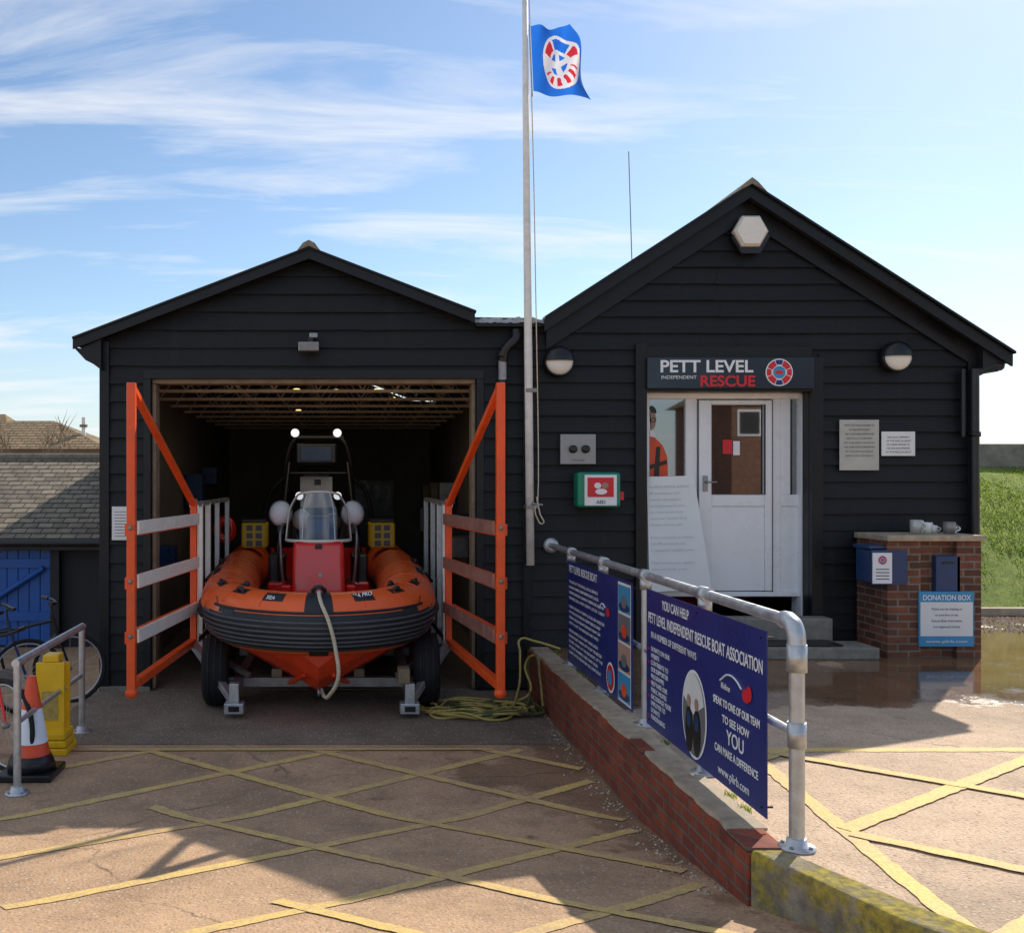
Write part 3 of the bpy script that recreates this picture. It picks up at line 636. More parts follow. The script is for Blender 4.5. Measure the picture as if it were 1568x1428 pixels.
def logo(par,x,y,z,r,rot=RF,dn=Vector((0,-1,0))):
    p=Vector((x,y,z)); disc('logo_rim',p,r,r,'twhite',par,rot)
    for a in (0,90,180,270): disc('logo_red_%d'%a,p+dn*.002,r*.92,r*.92,'tred',par,rot,12,a+22,a+68,.55)
    for a in (0,90,180,270): disc('logo_blu_%d'%a,p+dn*.002,r*.92,r*.92,'navy' if a%180 else 'tred',par,rot,12,a-18,a+18,.62)
    disc('logo_mid',p+dn*.003,r*.45,r*.45,'skyblue',par,rot); disc('logo_boat',p+dn*.005,r*.3,r*.14,'tred',par,rot)
logo(hs,us(1193),ts,vs_(570),.142)
def bulkhead(px,py,nm='bulkhead_light'):
    e=empty(nm); x,z=(px-528)/147.5,EYE-(py-735)/147.5; mx=Matrix.Translation((x,F-.04,z))@Matrix.Rotation(math.pi/2,4,'X')
    lathe('base',[(.155,0),(.16,.05),(.15,.09)],['blackpl'],e,mx)
    ellip('diffuser',(x,F-.12,z),(.142,.07,.142),'lampw',e)
    vs=[];fs=[];N=24;Mv=8
    for j in range(Mv+1):
        ph=math.pi/2*j/Mv
        for i in range(N+1):
            th=math.pi*i/N
            vs.append((x+.158*math.cos(th)*math.cos(ph),F-.12-.09*math.sin(ph),z+.158*math.sin(th)*math.cos(ph)))
    for j in range(Mv):
        for i in range(N): a=j*(N+1)+i; fs.append((a,a+1,a+N+2,a+N+1))
    mesh('hood',vs,fs,'blackpl',e,smooth=True)
bulkhead(856,553); bulkhead(1373,546)
ol=empty('gable_light'); mx=Matrix.Translation(((1148-528)/148.,F-.05,EYE-(355-735)/148.))@Matrix.Rotation(math.pi/2,4,'X')
lathe('back',[(.19,0),(.195,.08)],['blackpl'],ol,mx@Matrix.Translation((.015,-.05,0)),6)
o=lathe('diffuser',[(.18,.06),(.18,.12),(.155,.15),(.02,.155)],['lampw'],ol,mx,6)
for p in o.data.polygons: p.use_smooth=False
ib=empty('isolator_box'); box('plate',U(855),U(909),F-.09,F-.04,V(711),V(665),'steel',ib,.006)
for px,m_ in((874,'blackpl'),(893,'blackpl')): lathe('knob_%d'%px,[(.042,0),(.04,.04),(.015,.045)],[m_],ib,Matrix.Translation((U(px),F-.09,V(688)))@Matrix.Rotation(math.pi/2,4,'X'))
text('POWER',(U(882),F-.0915,V(707)),.04,'tgrey',ib,RF,'CENTER')
df=empty('defibrillator_cabinet'); box('cabinet',U(876),U(941),F-.24,F-.04,V(776),V(723),'green',df,.03)
box('window',U(886),U(934),F-.262,F-.238,V(773),V(727),'twhite',df,.025); box('window_red',U(890),U(929),F-.268,F-.260,V(760),V(731),'tred',df,.02)
disc('heart_a',(U(905),F-.27,V(743)),.035,.03,'twhite',df); disc('heart_b',(U(916),F-.2715,V(743)),.035,.03,'bronze',df); disc('heart_c',(U(910),F-.273,V(752)),.06,.03,'twhite',df)
text('AED',(U(910),F-.2645,V(770)),.05,'tgrey',df,RF,'CENTER',None,.001); box('hinge',U(941),U(947),F-.2,F-.1,V(765),V(752),'tred',df)
for nm,x0,x1,y0,y1,m_ in(('memorial_plaque',1281,1341,643,720,'plaque'),('notice_plate',1345,1396,661,698,'paper')):
    e=empty(nm); box('plate',U(x0),U(x1),F-.06,F-.046,V(y1),V(y0),m_,e,.003)
    n=8 if nm[0]=='m' else 5
    for i in range(n):
        text(random.choice(['WITH GRATEFUL THANKS TO','THE CREW AND SUPPORTERS','OF THE RESCUE BOAT','WHO GAVE SO MUCH','IN LOVING MEMORY OF','OUR LOCAL COMMUNITY']),((U(x0)+U(x1))/2,F-.062,V(y0+10+i*(6.6 if n==8 else 5.6))),.028,'tgrey',e,RF,'CENTER',(U(x1)-U(x0))*random.uniform(.5,.8),-.0004)
dp=empty('downpipe'); tube('hopper_bend',[(U(787),F-.10,3.30),(U(787),F-.12,V(518)),(U(770),F-.12,V(538)),(U(767),F-.10,V(555))],.048,'blackpl',dp,smooth=True); tube('grey_pipe',[(U(767),F-.10,V(550)),(U(767),F-.10,V(583))],.042,'lead',dp)
tube('black_pipe',[(U(767),F-.10,V(583)),(U(767),F-.10,-.40)],.038,'blackpl',dp); lathe('collar',[(.055,0),(.055,.07)],['blackpl'],dp,Matrix.Translation((U(767),F-.10,V(550))))
d2=empty('downpipe'); tube('pipe',[(U(1487)-.05,F-.13,2.9),(U(1488)-.05,F-.13,.15)],.045,'blackpl',d2); tube('gutter',[(6.80,F-.1,2.94),(6.80,B2,2.94)],.055,'blackpl',d2); tube('swan_neck',[(6.78,F-.13,2.94),(6.68,F-.13,2.93),(6.52,F-.13,2.85)],.042,'blackpl',d2)
tube('second_pipe',[(6.42,F-.10,2.9),(6.42,F-.10,2.2)],.025,'blackpl',d2)
for z in (2.2,1.0): lathe('clip_%d'%(z*10),[(.055,0),(.055,.05)],['blackpl'],d2,Matrix.Translation((U(1487.5)-.05,F-.13,z)))
an=empty('radio_antenna'); ax_=(964-528)/130.8; tube('whip',[(ax_+.04,F+1.2,3.9),(ax_-.01,F+1.2,1.75+(735-232)/130.8)],.006,'lead',an); tube('mount',[(ax_+.04,F+1.2,3.4),(ax_+.04,F+1.2,4.3)],.012,'blackpl',an)
# ---------------------------------------------------------------- flagpole
fp=empty('flagpole'); YP=F-.16
bot=(1.915,YP,EYE-(865-735)/148.3)
lathe('pole',[(.042,0),(.042,2.2),(.036,4.2),(.028,5.9)],['whitep'],fp,Matrix.Translation(bot)@Matrix.Rotation(-.0098,4,'Y'),16)
ellip('finial',(1.855,YP,6.77),(.045,.045,.05),'blackpl',fp)
for py in (600,775): box('bracket_%d'%py,U(809)-.06,U(809)+.06,YP-.05,F-.02,V(py)-.02,V(py)+.02,'galvd',fp)
tube('halyard',[(1.895,YP-.04,6.7),(1.955,YP-.05,4),(1.97,YP-.05,V(775)),(1.96,YP-.05,V(772))],.006,'rope',fp,smooth=True,res=1)
tube('halyard_loop',[(1.97,YP-.05,V(760)),(2.0,YP-.07,V(785)),(2.03,YP-.06,V(800)),(1.97,YP-.05,V(790)),(1.95,YP-.05,V(775))],.007,'rope',fp,smooth=True,res=1)
tube('cleat',[(1.92,YP-.05,V(770)),(2.03,YP-.06,V(772))],.012,'galvd',fp)
N=90; vs=[];fs=[];idx=[]
def fv(x,y): return Vector(((x-528)/148.3,0,EYE-(y-735)/148.3))
TL,TR,BR,BL=fv(812,42),fv(866,42),fv(905,157),fv(816,141)
for j in range(N+1):
    for i in range(N+1):
        u=i/N;v_=j/N
        p=(TL*(1-u)+TR*u)*(1-v_)+(BL*(1-u)+BR*u)*v_
        y=YP-.14*u*math.sin(6.5*u+2.6*v_+.5)-.06*u*math.sin(14*(u*.8+v_*.6))-.02
        p.x+=.035*u*math.sin(5*v_+1.0); p.z+=.015*math.sin(8*u+1)*u
        vs.append((p.x,y,p.z))
for j in range(N):
    for i in range(N):
        a=j*(N+1)+i; fs.append((a,a+N+1,a+N+2,a+1)); u=(i+.5)/N-.60; w_=(j+.5)/N-.50
        r=math.hypot(u/.36,w_/.40); an_=(math.degrees(math.atan2(w_,u))+360)%360; c=0
        if r<1:
            c=1
            if .52<r<.88:
                if 30<an_<150: c=2 if (an_//12)%2==0 else 1
                elif 200<an_<245 or an_>330: c=2
                elif 255<an_<320: c=0
            if r<.40: c=1 if abs(w_)<.05 or abs(u)<.04 else 0
        idx.append(c)
fe=empty('rescue_flag'); mesh('cloth',vs,fs,['flagblue','flagw','flagr'],fe,idx,True); tube('hoist_rope',[(TL.x-.01,YP,TL.z+.02),(BL.x-.01,YP,BL.z-.05)],.008,'blackpl',fe,res=1)

# ---------------------------------------------------------------- rescue boat
TH=math.radians(1.6)
bt=empty('rescue_boat',(-.235,8.84,0),TH)
half=[(.98,6.0),(.98,4.5),(.98,3.2),(.97,2.3),(.945,1.6),(.90,1.1),(.82,.72),(.70,.45),(.53,.27),(.33,.16),(.15,.105)]
path=[(-x,y) for x,y in half]+[(0,.09)]+[(x,y) for x,y in reversed(half)]
def cat(P,n=6):
    out=[]
    for i in range(len(P)-1):
        p0=P[max(0,i-1)];p1=P[i];p2=P[i+1];p3=P[min(len(P)-1,i+2)]
        for k in range(n):
            t=k/n; out.append(tuple(.5*((2*p1[d])+(-p0[d]+p2[d])*t+(2*p0[d]-5*p1[d]+4*p2[d]-p3[d])*t*t+(-p0[d]+3*p1[d]-3*p2[d]+p3[d])*t**3) for d in range(2)))
    out.append(P[-1]); return out
pp=cat(path)
def zc(y): return .43+.12*min(1,y/3)
def rr_(y): return .285+.01*min(1,y/2)
FR=[]
for i,(x,y) in enumerate(pp):
    a=pp[max(0,i-1)];b=pp[min(len(pp)-1,i+1)]; tx,ty=b[0]-a[0],b[1]-a[1]; l=math.hypot(tx,ty); tx/=l;ty/=l
    FR.append((x,y,zc(y+.15),rr_(y),(ty,-tx)))
if FR[len(FR)//2][4][1]>0: FR=[(x,y,z,r,(-n[0],-n[1])) for x,y,z,r,n in FR]
SEG=48; vs=[];fs=[];ii=[]
for (x,y,z,r,(nx_,ny_)) in FR:
    for s in range(SEG):
        a=2*math.pi*s/SEG; vs.append((x+r*math.cos(a)*nx_,y+r*math.cos(a)*ny_,z+r*math.sin(a)))
for i in range(len(FR)-1):
    y=FR[i][1]
    for s in range(SEG):
        k=(s+1)%SEG; fs.append((i*SEG+s,i*SEG+k,(i+1)*SEG+k,(i+1)*SEG+s))
        ang=(s+.5)*360/SEG; ang=ang-360 if ang>180 else ang
        lim_hi=26 if y<.42 else (16 if y<.65 else 4); lim_lo=-46 if y<.6 else -22
        ii.append(1 if lim_lo<ang<lim_hi else 0)
n=len(FR); fs.append(tuple(range(SEG))); fs.append(tuple((n-1)*SEG+s for s in range(SEG))); ii+=[0,0]
o=mesh('inflatable_tube',vs,fs,['orange','rubber'],bt,ii,True)
def ontube(i,ang,k=1.0):
    i=max(0,min(len(FR)-1,i)); x,y,z,r,(a,b_)=FR[i]; A=math.radians(ang); return (x+r*k*math.cos(A)*a,y+r*k*math.cos(A)*b_,z+r*k*math.sin(A))
mid=len(FR)//2
def patch(name,i0,i1,a0,a1,m,k=1.012,na=10,taper=0):
    vs=[];fs=[]; L=list(range(i0,i1+1))
    for q,i in enumerate(L):
        tt=taper*(q/(len(L)-1))
        for j in range(na+1): vs.append(ontube(i,a0+(a1-a0)*(tt/2+(1-tt)*j/na),k))
    for q in range(len(L)-1):
        for j in range(na): a=q*(na+1)+j; fs.append((a,a+1,a+na+2,a+na+1))
    return mesh(name,vs,fs,m,bt,smooth=True)
patch('bow_patch',mid-4,mid+4,26,100,'rubber')
patch('lower_bow_patch',mid-3,mid+3,-90,-46,'rubber')
b0=next(i for i,f in enumerate(FR) if f[1]<1.0); b1_=len(FR)-1-b0
for j,ang in enumerate((-36,-27,-18,-9,0,9)):
    tube('strake_%d'%j,[ontube(i,ang,1.012) for i in range(b0+3,b1_-2)],.013,'strake',bt,res=2)
tube('collar_top',[ontube(i,27,1.005) for i in range(b0+8,b1_-7)],.013,'rubber',bt); tube('collar_low',[ontube(i,-47,1.005) for i in range(b0+8,b1_-7)],.012,'rubber',bt)
tube('side_strake_l',[ontube(i,-6,1.01) for i in range(0,b0+3)],.03,'rubber',bt); tube('side_strake_r',[ontube(i,-6,1.01) for i in range(b1_-2,len(FR))],.03,'rubber',bt)
for q in range(6,len(FR)-6,9):
    if abs(q-mid)>9: tube('seam_%d'%q,[ontube(q,a,1.002) for a in range(35,150,8)],.004,'hull',bt,res=1)
for sx in(-1,1):
    lo_,hi_=sorted((mid+sx*10,mid+sx*15)); patch('label_patch_%d'%sx,lo_,hi_,50,74,'rubber',1.014,4)
    c=Vector(ontube(mid+sx*12,59,1.045))
    text('SEA PRO',tuple(c+Vector((-.09,-.004,-.015))),.06,'twhite',bt,Matrix.Rotation(math.radians(46),3,'X'),'LEFT',.19,.001,'tube_lettering',rollz=.20*sx,shear=.3)
    for q,(kk,an2) in enumerate(((22,70),(27,105),(32,70),(44,60),(50,60))):
        tube('grab_handle_%d_%d'%(sx,q),[ontube(mid+sx*(kk-1),an2,1.0),ontube(mid+sx*kk,an2,1.10),ontube(mid+sx*(kk+1),an2,1.0)],.02,'rubber',bt,smooth=True)
        i0,i1=sorted((mid+sx*(kk-2),mid+sx*(kk+2))); patch('handle_pad_%d_%d'%(sx,q),i0,i1,an2-9,an2+9,'rubber',1.008,3)
    i0,i1=sorted((mid+sx*20,mid+sx*24)); patch('swoosh_%d'%sx,i0,i1,16,28,'rubber',1.010,6)
    vs=[ontube(mid+sx*27,8,1.015),ontube(mid+sx*31,14,1.015),ontube(mid+sx*27,42,1.015),ontube(mid+sx*25,30,1.015)]
    mesh('shoulder_patch_%d'%sx,vs,[(0,1,2,3)],'rubber',bt)
    for q,yy in enumerate((1.5,2.6,3.7)):
        tube('lifeline_%d_%d'%(sx,q),[(sx*1.12,yy,.78),(sx*1.25,yy+.4,.64),(sx*1.25,yy+.7,.64),(sx*1.12,yy+1.05,.80)],.012,'rubber',bt,smooth=True)
tube('painter_rope',[(0,.34,.71),(.0,.1,.735),(.02,-.12,.66),(.09,-.24,.50),(.15,-.25,.25),(.17,-.24,.02),(.10,-.10,-.16),(.05,.10,-.22),(.02,.2,-.18)],.018,'rope',bt,smooth=True)
tube('bow_cleat',[(-.06,.12,.74),(0,.06,.78),(.06,.12,.74)],.02,'rubber',bt,smooth=True)
tube('tow_eye',[(0,.20,-.16),(.0,.10,-.19),(0,.2,-.22)],.015,'steel',bt,smooth=True)
st_=[(.20,.35,.24,.02),(.30,.52,.20,-.12),(.45,.66,.17,-.24),(.8,.78,.14,-.33),(1.4,.86,.12,-.36),(2.5,.90,.10,-.37),(6.0,.90,.10,-.37)]
vs=[];fs=[]
for y,xc,zc_,zk in st_:
    vs+=[(-xc,y,zc_+.1),(-xc,y,zc_-.03),(-xc*.5,y,(zc_*.35+zk*.65)+.06),(0,y,zk),(xc*.5,y,(zc_*.35+zk*.65)+.06),(xc,y,zc_-.03),(xc,y,zc_+.1)]
for i in range(len(st_)-1):
    for j in range(6): a=i*7+j; fs.append((a,a+1,a+8,a+7))
fs.append(tuple(range(7)))
mesh('hull',vs,fs,'hull',bt)
for sx in(-1,1): tube('spray_rail_%d'%sx,[(sx*.14,.32,-.07),(sx*.26,.55,-.18),(sx*.33,.9,-.24),(sx*.38,1.5,-.25),(sx*.4,3,-.26)],.02,'hull',bt,smooth=True)
mesh('deck',[(-.75,.5,.36),(.75,.5,.36),(.8,5.9,.30),(-.8,5.9,.30)],[(0,1,2,3)],'rubber',bt)
mesh('bow_locker',[(-.62,.28,.55),(.62,.28,.55),(.72,.9,.50),(-.72,.9,.50),(-.72,.9,.36),(.72,.9,.36)],[(0,1,2,3),(3,2,5,4)],'red',bt)
box('transom',-.85,.85,5.7,5.78,.0,.75,'red',bt)
def taper(name,x0,x1,y0,y1,z0,z1,inx,iny,m,par,bev=.03):
    vs=[(x0,y0,z0),(x1,y0,z0),(x1,y1,z0),(x0,y1,z0),(x0+inx,y0+iny,z1),(x1-inx,y0+iny,z1),(x1-inx,y1,z1),(x0+inx,y1,z1)]
    o=mesh(name,vs,[(3,2,1,0),(4,5,6,7),(0,1,5,4),(1,2,6,5),(2,3,7,6),(3,0,4,7)],m,par)
    b=o.modifiers.new('b','BEVEL'); b.width=bev; b.segments=4
    return o
taper('console_base',-.30,.30,1.95,2.65,.33,1.07,.02,.08,'red',bt,.05)
box('console_step',-.42,-.30,2.1,2.6,.33,.58,'red',bt,.03); box('console_step_r',.30,.42,2.1,2.6,.33,.58,'red',bt,.03)
lathe('console_badge',[(.075,0),(.07,.02),(.04,.025)],['blackpl'],bt,Matrix.Translation((0.02,2.02,.70))@Matrix.Rotation(math.pi/2,4,'X'),24)
lathe('badge_centre',[(.028,0),(.02,.012)],['galv'],bt,Matrix.Translation((0.02,1.995,.70))@Matrix.Rotation(math.pi/2,4,'X'),16)
box('console_latch',-.04,.04,2.0,2.02,.99,1.04,'blackpl',bt)
vs=[];fs=[];N=24;K=12
def ws(h): return .37-.05*h-.12*max(0,h-.6)**1.5*2.5
for j in range(K+1):
    h=j/K
    for i in range(N+1):
        a=math.pi*(i/N); rad=ws(h)
        vs.append((-rad*math.cos(a),2.42-math.sin(a)**.8*(.38-.20*h),1.07+.55*h-.05*h*(1-math.sin(a))))
for j in range(K):
    for i in range(N): a=j*(N+1)+i; fs.append((a,a+1,a+N+2,a+N+1))
mesh('windscreen',vs,fs,'clear',bt,smooth=True)
tube('windscreen_rim',[vs[K*(N+1)+i] for i in range(N+1)],.013,'lampw',bt); tube('windscreen_foot',[vs[i] for i in range(N+1)],.018,'lampw',bt)
for i in (0,N,N//3,2*N//3): tube('windscreen_edge_%d'%i,[vs[j*(N+1)+i] for j in range(K+1)],.014 if i in(0,N) else .005,'lampw',bt)
box('instrument_pod',-.13,.13,2.44,2.58,1.07,1.34,'blackpl',bt,.03); box('screen',-.09,.09,2.43,2.438,1.14,1.30,'dblue',bt,.01)
ellip('white_helmet',(-.20,2.86,1.28),(.11,.12,.13),'lampw',bt); box('seat_back',-.22,.22,3.05,3.15,.9,1.42,'blackpl',bt,.05); ellip('helmet_b',(.17,2.90,1.25),(.10,.11,.11),'galvd',bt)
for sx in(-1,1):
    ellip('white_pod_%d'%sx,(sx*.42-.02,2.66,1.36),(.13,.12,.145),'twhite',bt); tube('pod_rim_%d'%sx,[(sx*.42-.02+.132*math.cos(a*.5236),2.655,1.36+.147*math.sin(a*.5236)) for a in range(12)],.012,'tgrey',bt,cyc=True)
    box('pod_bracket_%d'%sx,sx*.42-.06,sx*.42+.02,2.62,2.70,1.12,1.23,'blackpl',bt,.01)
    lathe('screen_glint_%d'%sx,[(.035,0),(.045,.05),(.045,.07)],['lens_glint'],bt,Matrix.Translation((sx*.22,2.50,1.57))@Matrix.Rotation(math.pi/2,4,'X'),20)  # glowing discs standing in for bright glints on the windscreen
    tube('console_rail_%d'%sx,[(sx*.40,2.5,.5),(sx*.43,2.45,.9),(sx*.43,2.5,1.2),(sx*.36,2.7,1.25)],.018,'steel',bt,smooth=True)
    tube('console_rail_b%d'%sx,[(sx*.46,2.7,.5),(sx*.47,2.65,1.0),(sx*.40,2.75,1.3)],.016,'blackpl',bt,smooth=True)
    box('seat_side_%d'%sx,sx*.50-.10,sx*.50+.10,2.9,3.5,.34,.85,'blackpl',bt,.03); box('red_box_%d'%sx,sx*.49-.10,sx*.49+.10,2.55,2.85,.34,.56,'red',bt,.02)
    e0=sx*.84
    box('equipment_case_%d'%sx,e0-.17,e0+.17,4.0,4.4,.86,1.20,'yelp',bt,.03); box('case_lid_%d'%sx,e0-.16,e0+.16,3.99,4.41,1.205,1.24,'blackpl',bt,.01)
    for r_ in range(3):
        for c_ in range(2): box('case_window_%d%d%d'%(sx,r_,c_),e0-.10+c_*.12,e0-.02+c_*.12,3.985,3.998,.89+r_*.10,.96+r_*.10,'tgrey',bt,.01)
tube('steering_wheel',[(.14*math.cos(a*.5236),2.72+.05*math.sin(a*.5236),1.12+.12*math.sin(a*.5236)) for a in range(12)],.014,'blackpl',bt,cyc=True)
box('jockey_seat',-.17,.17,3.0,4.2,.34,.92,'blackpl',bt,.06)
for sx in(-1,1):
    tube('a_frame_%d'%sx,[(sx*.62,5.6,.6),(sx*.50,5.35,1.5),(sx*.40,5.2,2.25),(sx*.32,5.2,2.36)],.04,'blackpl',bt,smooth=True); tube('a_brace_%d'%sx,[(sx*.55,4.6,.7),(sx*.42,5.2,2.0)],.026,'blackpl',bt)
    tube('a_outer_%d'%sx,[(sx*.72,5.4,.6),(sx*.70,5.3,1.55),(sx*.48,5.25,1.80)],.03,'blackpl',bt,smooth=True)
    lathe('deck_light_%d'%sx,[(.04,0),(.06,.05),(.055,.07)],['lens_glint'],bt,Matrix.Translation((sx*.30-.03,5.12,2.42))@Matrix.Rotation(math.pi/2,4,'X'),20)
tube('a_top',[(-.36,5.2,2.36),(.36,5.2,2.36)],.04,'blackpl',bt); tube('a_mid',[(-.46,5.28,1.85),(.46,5.28,1.85)],.022,'blackpl',bt)
box('engine_cowl',-.30,.24,5.75,6.35,.95,1.95,'blackpl',bt,.08); box('engine_panel',-.27,.21,5.735,5.75,1.35,1.80,'lampw',bt,.03); box('engine_leg',-.12,.10,5.8,6.2,-.2,.95,'blackpl',bt,.04)
box('engine_badge',-.06,.04,5.72,5.735,1.68,1.76,'blackpl',bt); box('radar_box',-.33,.27,5.22,5.4,1.98,2.28,'blackpl',bt,.03); box('radar_face',-.25,.19,5.20,5.218,2.03,2.23,'dblue',bt,.02)
tube('ring_fender',[(-1.25,4.6,.95),(-1.2,4.6,1.15),(-1.3,4.6,1.2),(-1.38,4.6,1.05)],.06,'red',bt,cyc=True,smooth=True)

# ---------------------------------------------------------------- launching trailer
tr=empty('launching_trailer')
def beam(n,a,b_,w_,m):
    a=Vector(a);b_=Vector(b_); d=b_-a; L_=d.length; q=d.to_track_quat('Z','Y').to_matrix().to_4x4(); mx=Matrix.Translation(a)@q
    vs=[mx@Vector((x,y,z)) for z in(0,L_) for x,y in((-w_/2,-w_/2),(w_/2,-w_/2),(w_/2,w_/2),(-w_/2,w_/2))]
    o=mesh(n,vs,[(3,2,1,0),(4,5,6,7),(0,1,5,4),(1,2,6,5),(2,3,7,6),(3,0,4,7)],m,tr); bb=o.modifiers.new('b','BEVEL'); bb.width=.006; bb.segments=2; return o
for sx,XS,XTall,XA in((-1,-1.53,-1.755,-1.02),(1,1.05,1.28,.60)):
    t_='l' if sx<0 else 'r'
    pn,pt=9.92,8.06
    beam('tall_post_'+t_,(XTall,pt,.02),(XTall,pt,2.55),.07,'gateor')
    beam('short_post_'+t_,(XS,pn,.08),(XS,pn,1.56),.065,'gateor')
    beam('short_post_strip_'+t_,(XS-sx*.045,pn-.01,.1),(XS-sx*.045,pn-.01,1.5),.016,'bar')
    beam('brace_'+t_,(XTall,pt,2.52),(XS,pn,1.50),.055,'gateor'); beam('bottom_'+t_,(XTall,pt,.06),(XS,pn,.12),.07,'gateor')
    for i,z in enumerate((1.36,.92,.47)):
        x0,x1=XTall-sx*.045,XS-sx*.04; hh=.055
        vs=[(x0,pt,z-hh),(x1,pn,z-hh),(x1,pn,z+hh),(x0,pt,z+hh),(x0-sx*.018,pt,z-hh),(x1-sx*.018,pn,z-hh),(x1-sx*.018,pn,z+hh),(x0-sx*.018,pt,z+hh)]
        mesh('rail_%s%d'%(t_,i),vs,[(0,1,2,3),(4,7,6,5),(0,4,5,1),(2,6,7,3),(1,5,6,2),(0,3,7,4)],'bar' if sx<0 else 'bar_shaded',tr)  # lit tone on the left bars, shaded tone on the right, both painted in
        beam('rail_back_%s%d'%(t_,i),(XTall+sx*.01,pt,z-.02),(XS+sx*.01,pn,z-.02),.10,'gateor')
        ellip('bolt_%s%d'%(t_,i),(XTall,pt-.045,z),(.02,.015,.02),'galvd',tr,10)
    ellip('foot_'+t_,(XTall,pt,.0),(.055,.055,.045),'gateor',tr,14)
    for i,y in enumerate((10.5,11.1,11.9,12.9)):
        beam('guide_post_%s%d'%(t_,i),(XS+sx*.02,y,-.1),(XS+sx*.02,y,1.50),.06,'bar' if (i<2 and sx<0) else 'galv')
    beam('guide_rail_'+t_,(XS+sx*.02,pn,1.50),(XS+sx*.02,12.9,1.50),.05,'galv')
    beam('guide_rail_low_'+t_,(XS+sx*.02,pn,.10),(XS+sx*.02,12.9,.0),.06,'galvd')
    beam('arm_a_'+t_,(XS,9.9,.10),(XA,9.05,-.30),.07,'galv'); beam('arm_b_'+t_,(XS-sx*.12,9.9,.05),(XA-sx*.1,9.4,-.12),.05,'galvd')
    beam('stub_'+t_,(XA,9.05,-.12),(XA,9.05,-.36),.09,'galv'); box('shoe_'+t_,XA-.09,XA+.09,8.99,9.14,-.40,-.30,'galv',tr,.01); box('shoe_hole_'+t_,XA-.05,XA+.05,8.984,8.989,-.375,-.325,'blackpl',tr,0)
    beam('chassis_'+t_,(XA,9.05,-.20),(XA,15,-.18),.09,'galvd')
    XW=-1.24 if sx<0 else .78
    for q,yw in enumerate((9.62,13.4)):
        mx=Matrix.Translation((XW,yw,-.10))@Matrix.Rotation(math.pi/2,4,'Y')
        lathe('tyre_%s%d'%(t_,q),[(.20,-.11),(.30,-.13),(.345,-.10),(.352,-.03),(.352,.03),(.345,.10),(.30,.13),(.20,.11)],['tyre'],tr,mx,36)
        lathe('rim_%s%d'%(t_,q),[(.198,-.09),(.12,-.04),(.12,.04),(.198,.09)],['galvd'],tr,mx,24)
        for g_ in range(3): tube('tread_%s%d%d'%(t_,q,g_),[(XW-.06+g_*.06,yw+.353*math.cos(a*.2618),-.10+.353*math.sin(a*.2618)) for a in range(24)],.007,'rubber',tr,cyc=True,res=1)
for i,y in enumerate((9.5,11.2,13.0,14.8)): beam('cross_%d'%i,(-1.2,y,-.20),(.78,y,-.20),.09,'galvd')
for sx in(-1,1): box('bunk_%d'%sx,-.26+sx*.40-.05,-.26+sx*.40+.05,9.5,14.8,-.17,-.08,'wood',tr)
box('yellow_chock',.49,.60,8.98,9.16,-.12,.02,'wood',tr,.015)

# ---------------------------------------------------------------- donation pier
dn=empty('donation_pier'); dy0,dy1=9.62,10.20
dx0,dx1=(1354-528)/155.,(1497-528)/155.
zt=EYE-(828-735)/155.
box('pillar_left',dx0,dx0+.33,dy0,dy1,0,zt,'brickp',dn,.005); box('pillar_right',dx1-.24,dx1,dy0,dy1,0,zt-.002,'brickp',dn,.005)
box('back_panel',dx0+.33,dx1-.24,dy0+.07,dy1,0,zt-.004,'brickp',dn,0)
box('capping',dx0-.02,dx1+.02,dy0-.04,dy1+.02,zt+.002,zt+.06,'stone',dn,.01)
box('coin_safe',(1428-528)/155.,(1466-528)/155.,dy0+.0,dy0+.069,EYE-(908-735)/155.,EYE-(850-735)/155.,'dblue',dn,.01)
box('coin_slot',(1438-528)/155.,(1456-528)/155.,dy0-.005,dy0-.001,EYE-(862-735)/155.,EYE-(859-735)/155.,'blackpl',dn,0)
ds=empty('donation_sign'); q=lambda p:(p-528)/156.; r_=lambda p:EYE-(p-735)/156.
box('board',q(1405),q(1489),dy0-.03,dy0-.006,r_(989),r_(905),'skyblue',ds,.004); quadplane('panel',((q(1407)+q(1487))/2,dy0-.032,r_(947)),q(1487)-q(1407),r_(921)-r_(973),'paper',ds)
text('DONATION BOX',(q(1447),dy0-.033,r_(918)),.072,'twhite',ds,RF,'CENTER',.47,.001)
for i,s in enumerate(('Thank you for helping us','to save lives at sea','Rescue Boat Association','is a registered charity')): text(s,(q(1447),dy0-.034,r_(933+i*9)),.030,'tink',ds,RF,'CENTER')
text('www.plirb.com',(q(1447),dy0-.033,r_(983)),.04,'twhite',ds,RF,'CENTER',.4)
cb=empty('collection_box'); box('box',dx0-.14,dx0-.004,dy0+.05,dy0+.33,r_(893),r_(842),'dblue',cb,.01); box('lid',dx0-.16,dx0-.004,dy0+.03,dy0+.35,r_(841),r_(835),'dblue',cb,.01)
box('front_notice',dx0-.155,dx0+.035,dy0-.02,dy0-.008,r_(893),r_(846),'twhite',cb,.003); box('notice_back',dx0-.16,dx0+.19,dy0-.006,dy0-.002,r_(895),r_(842),'dblue',cb,.002); logo(cb,dx0-.06,dy0-.022,r_(857),.045)
for i in range(4): quadplane('line_%d'%i,(dx0-.06,dy0-.022,r_(871+i*5)),.13,.01,'tgrey',cb)
cu=empty('mugs')
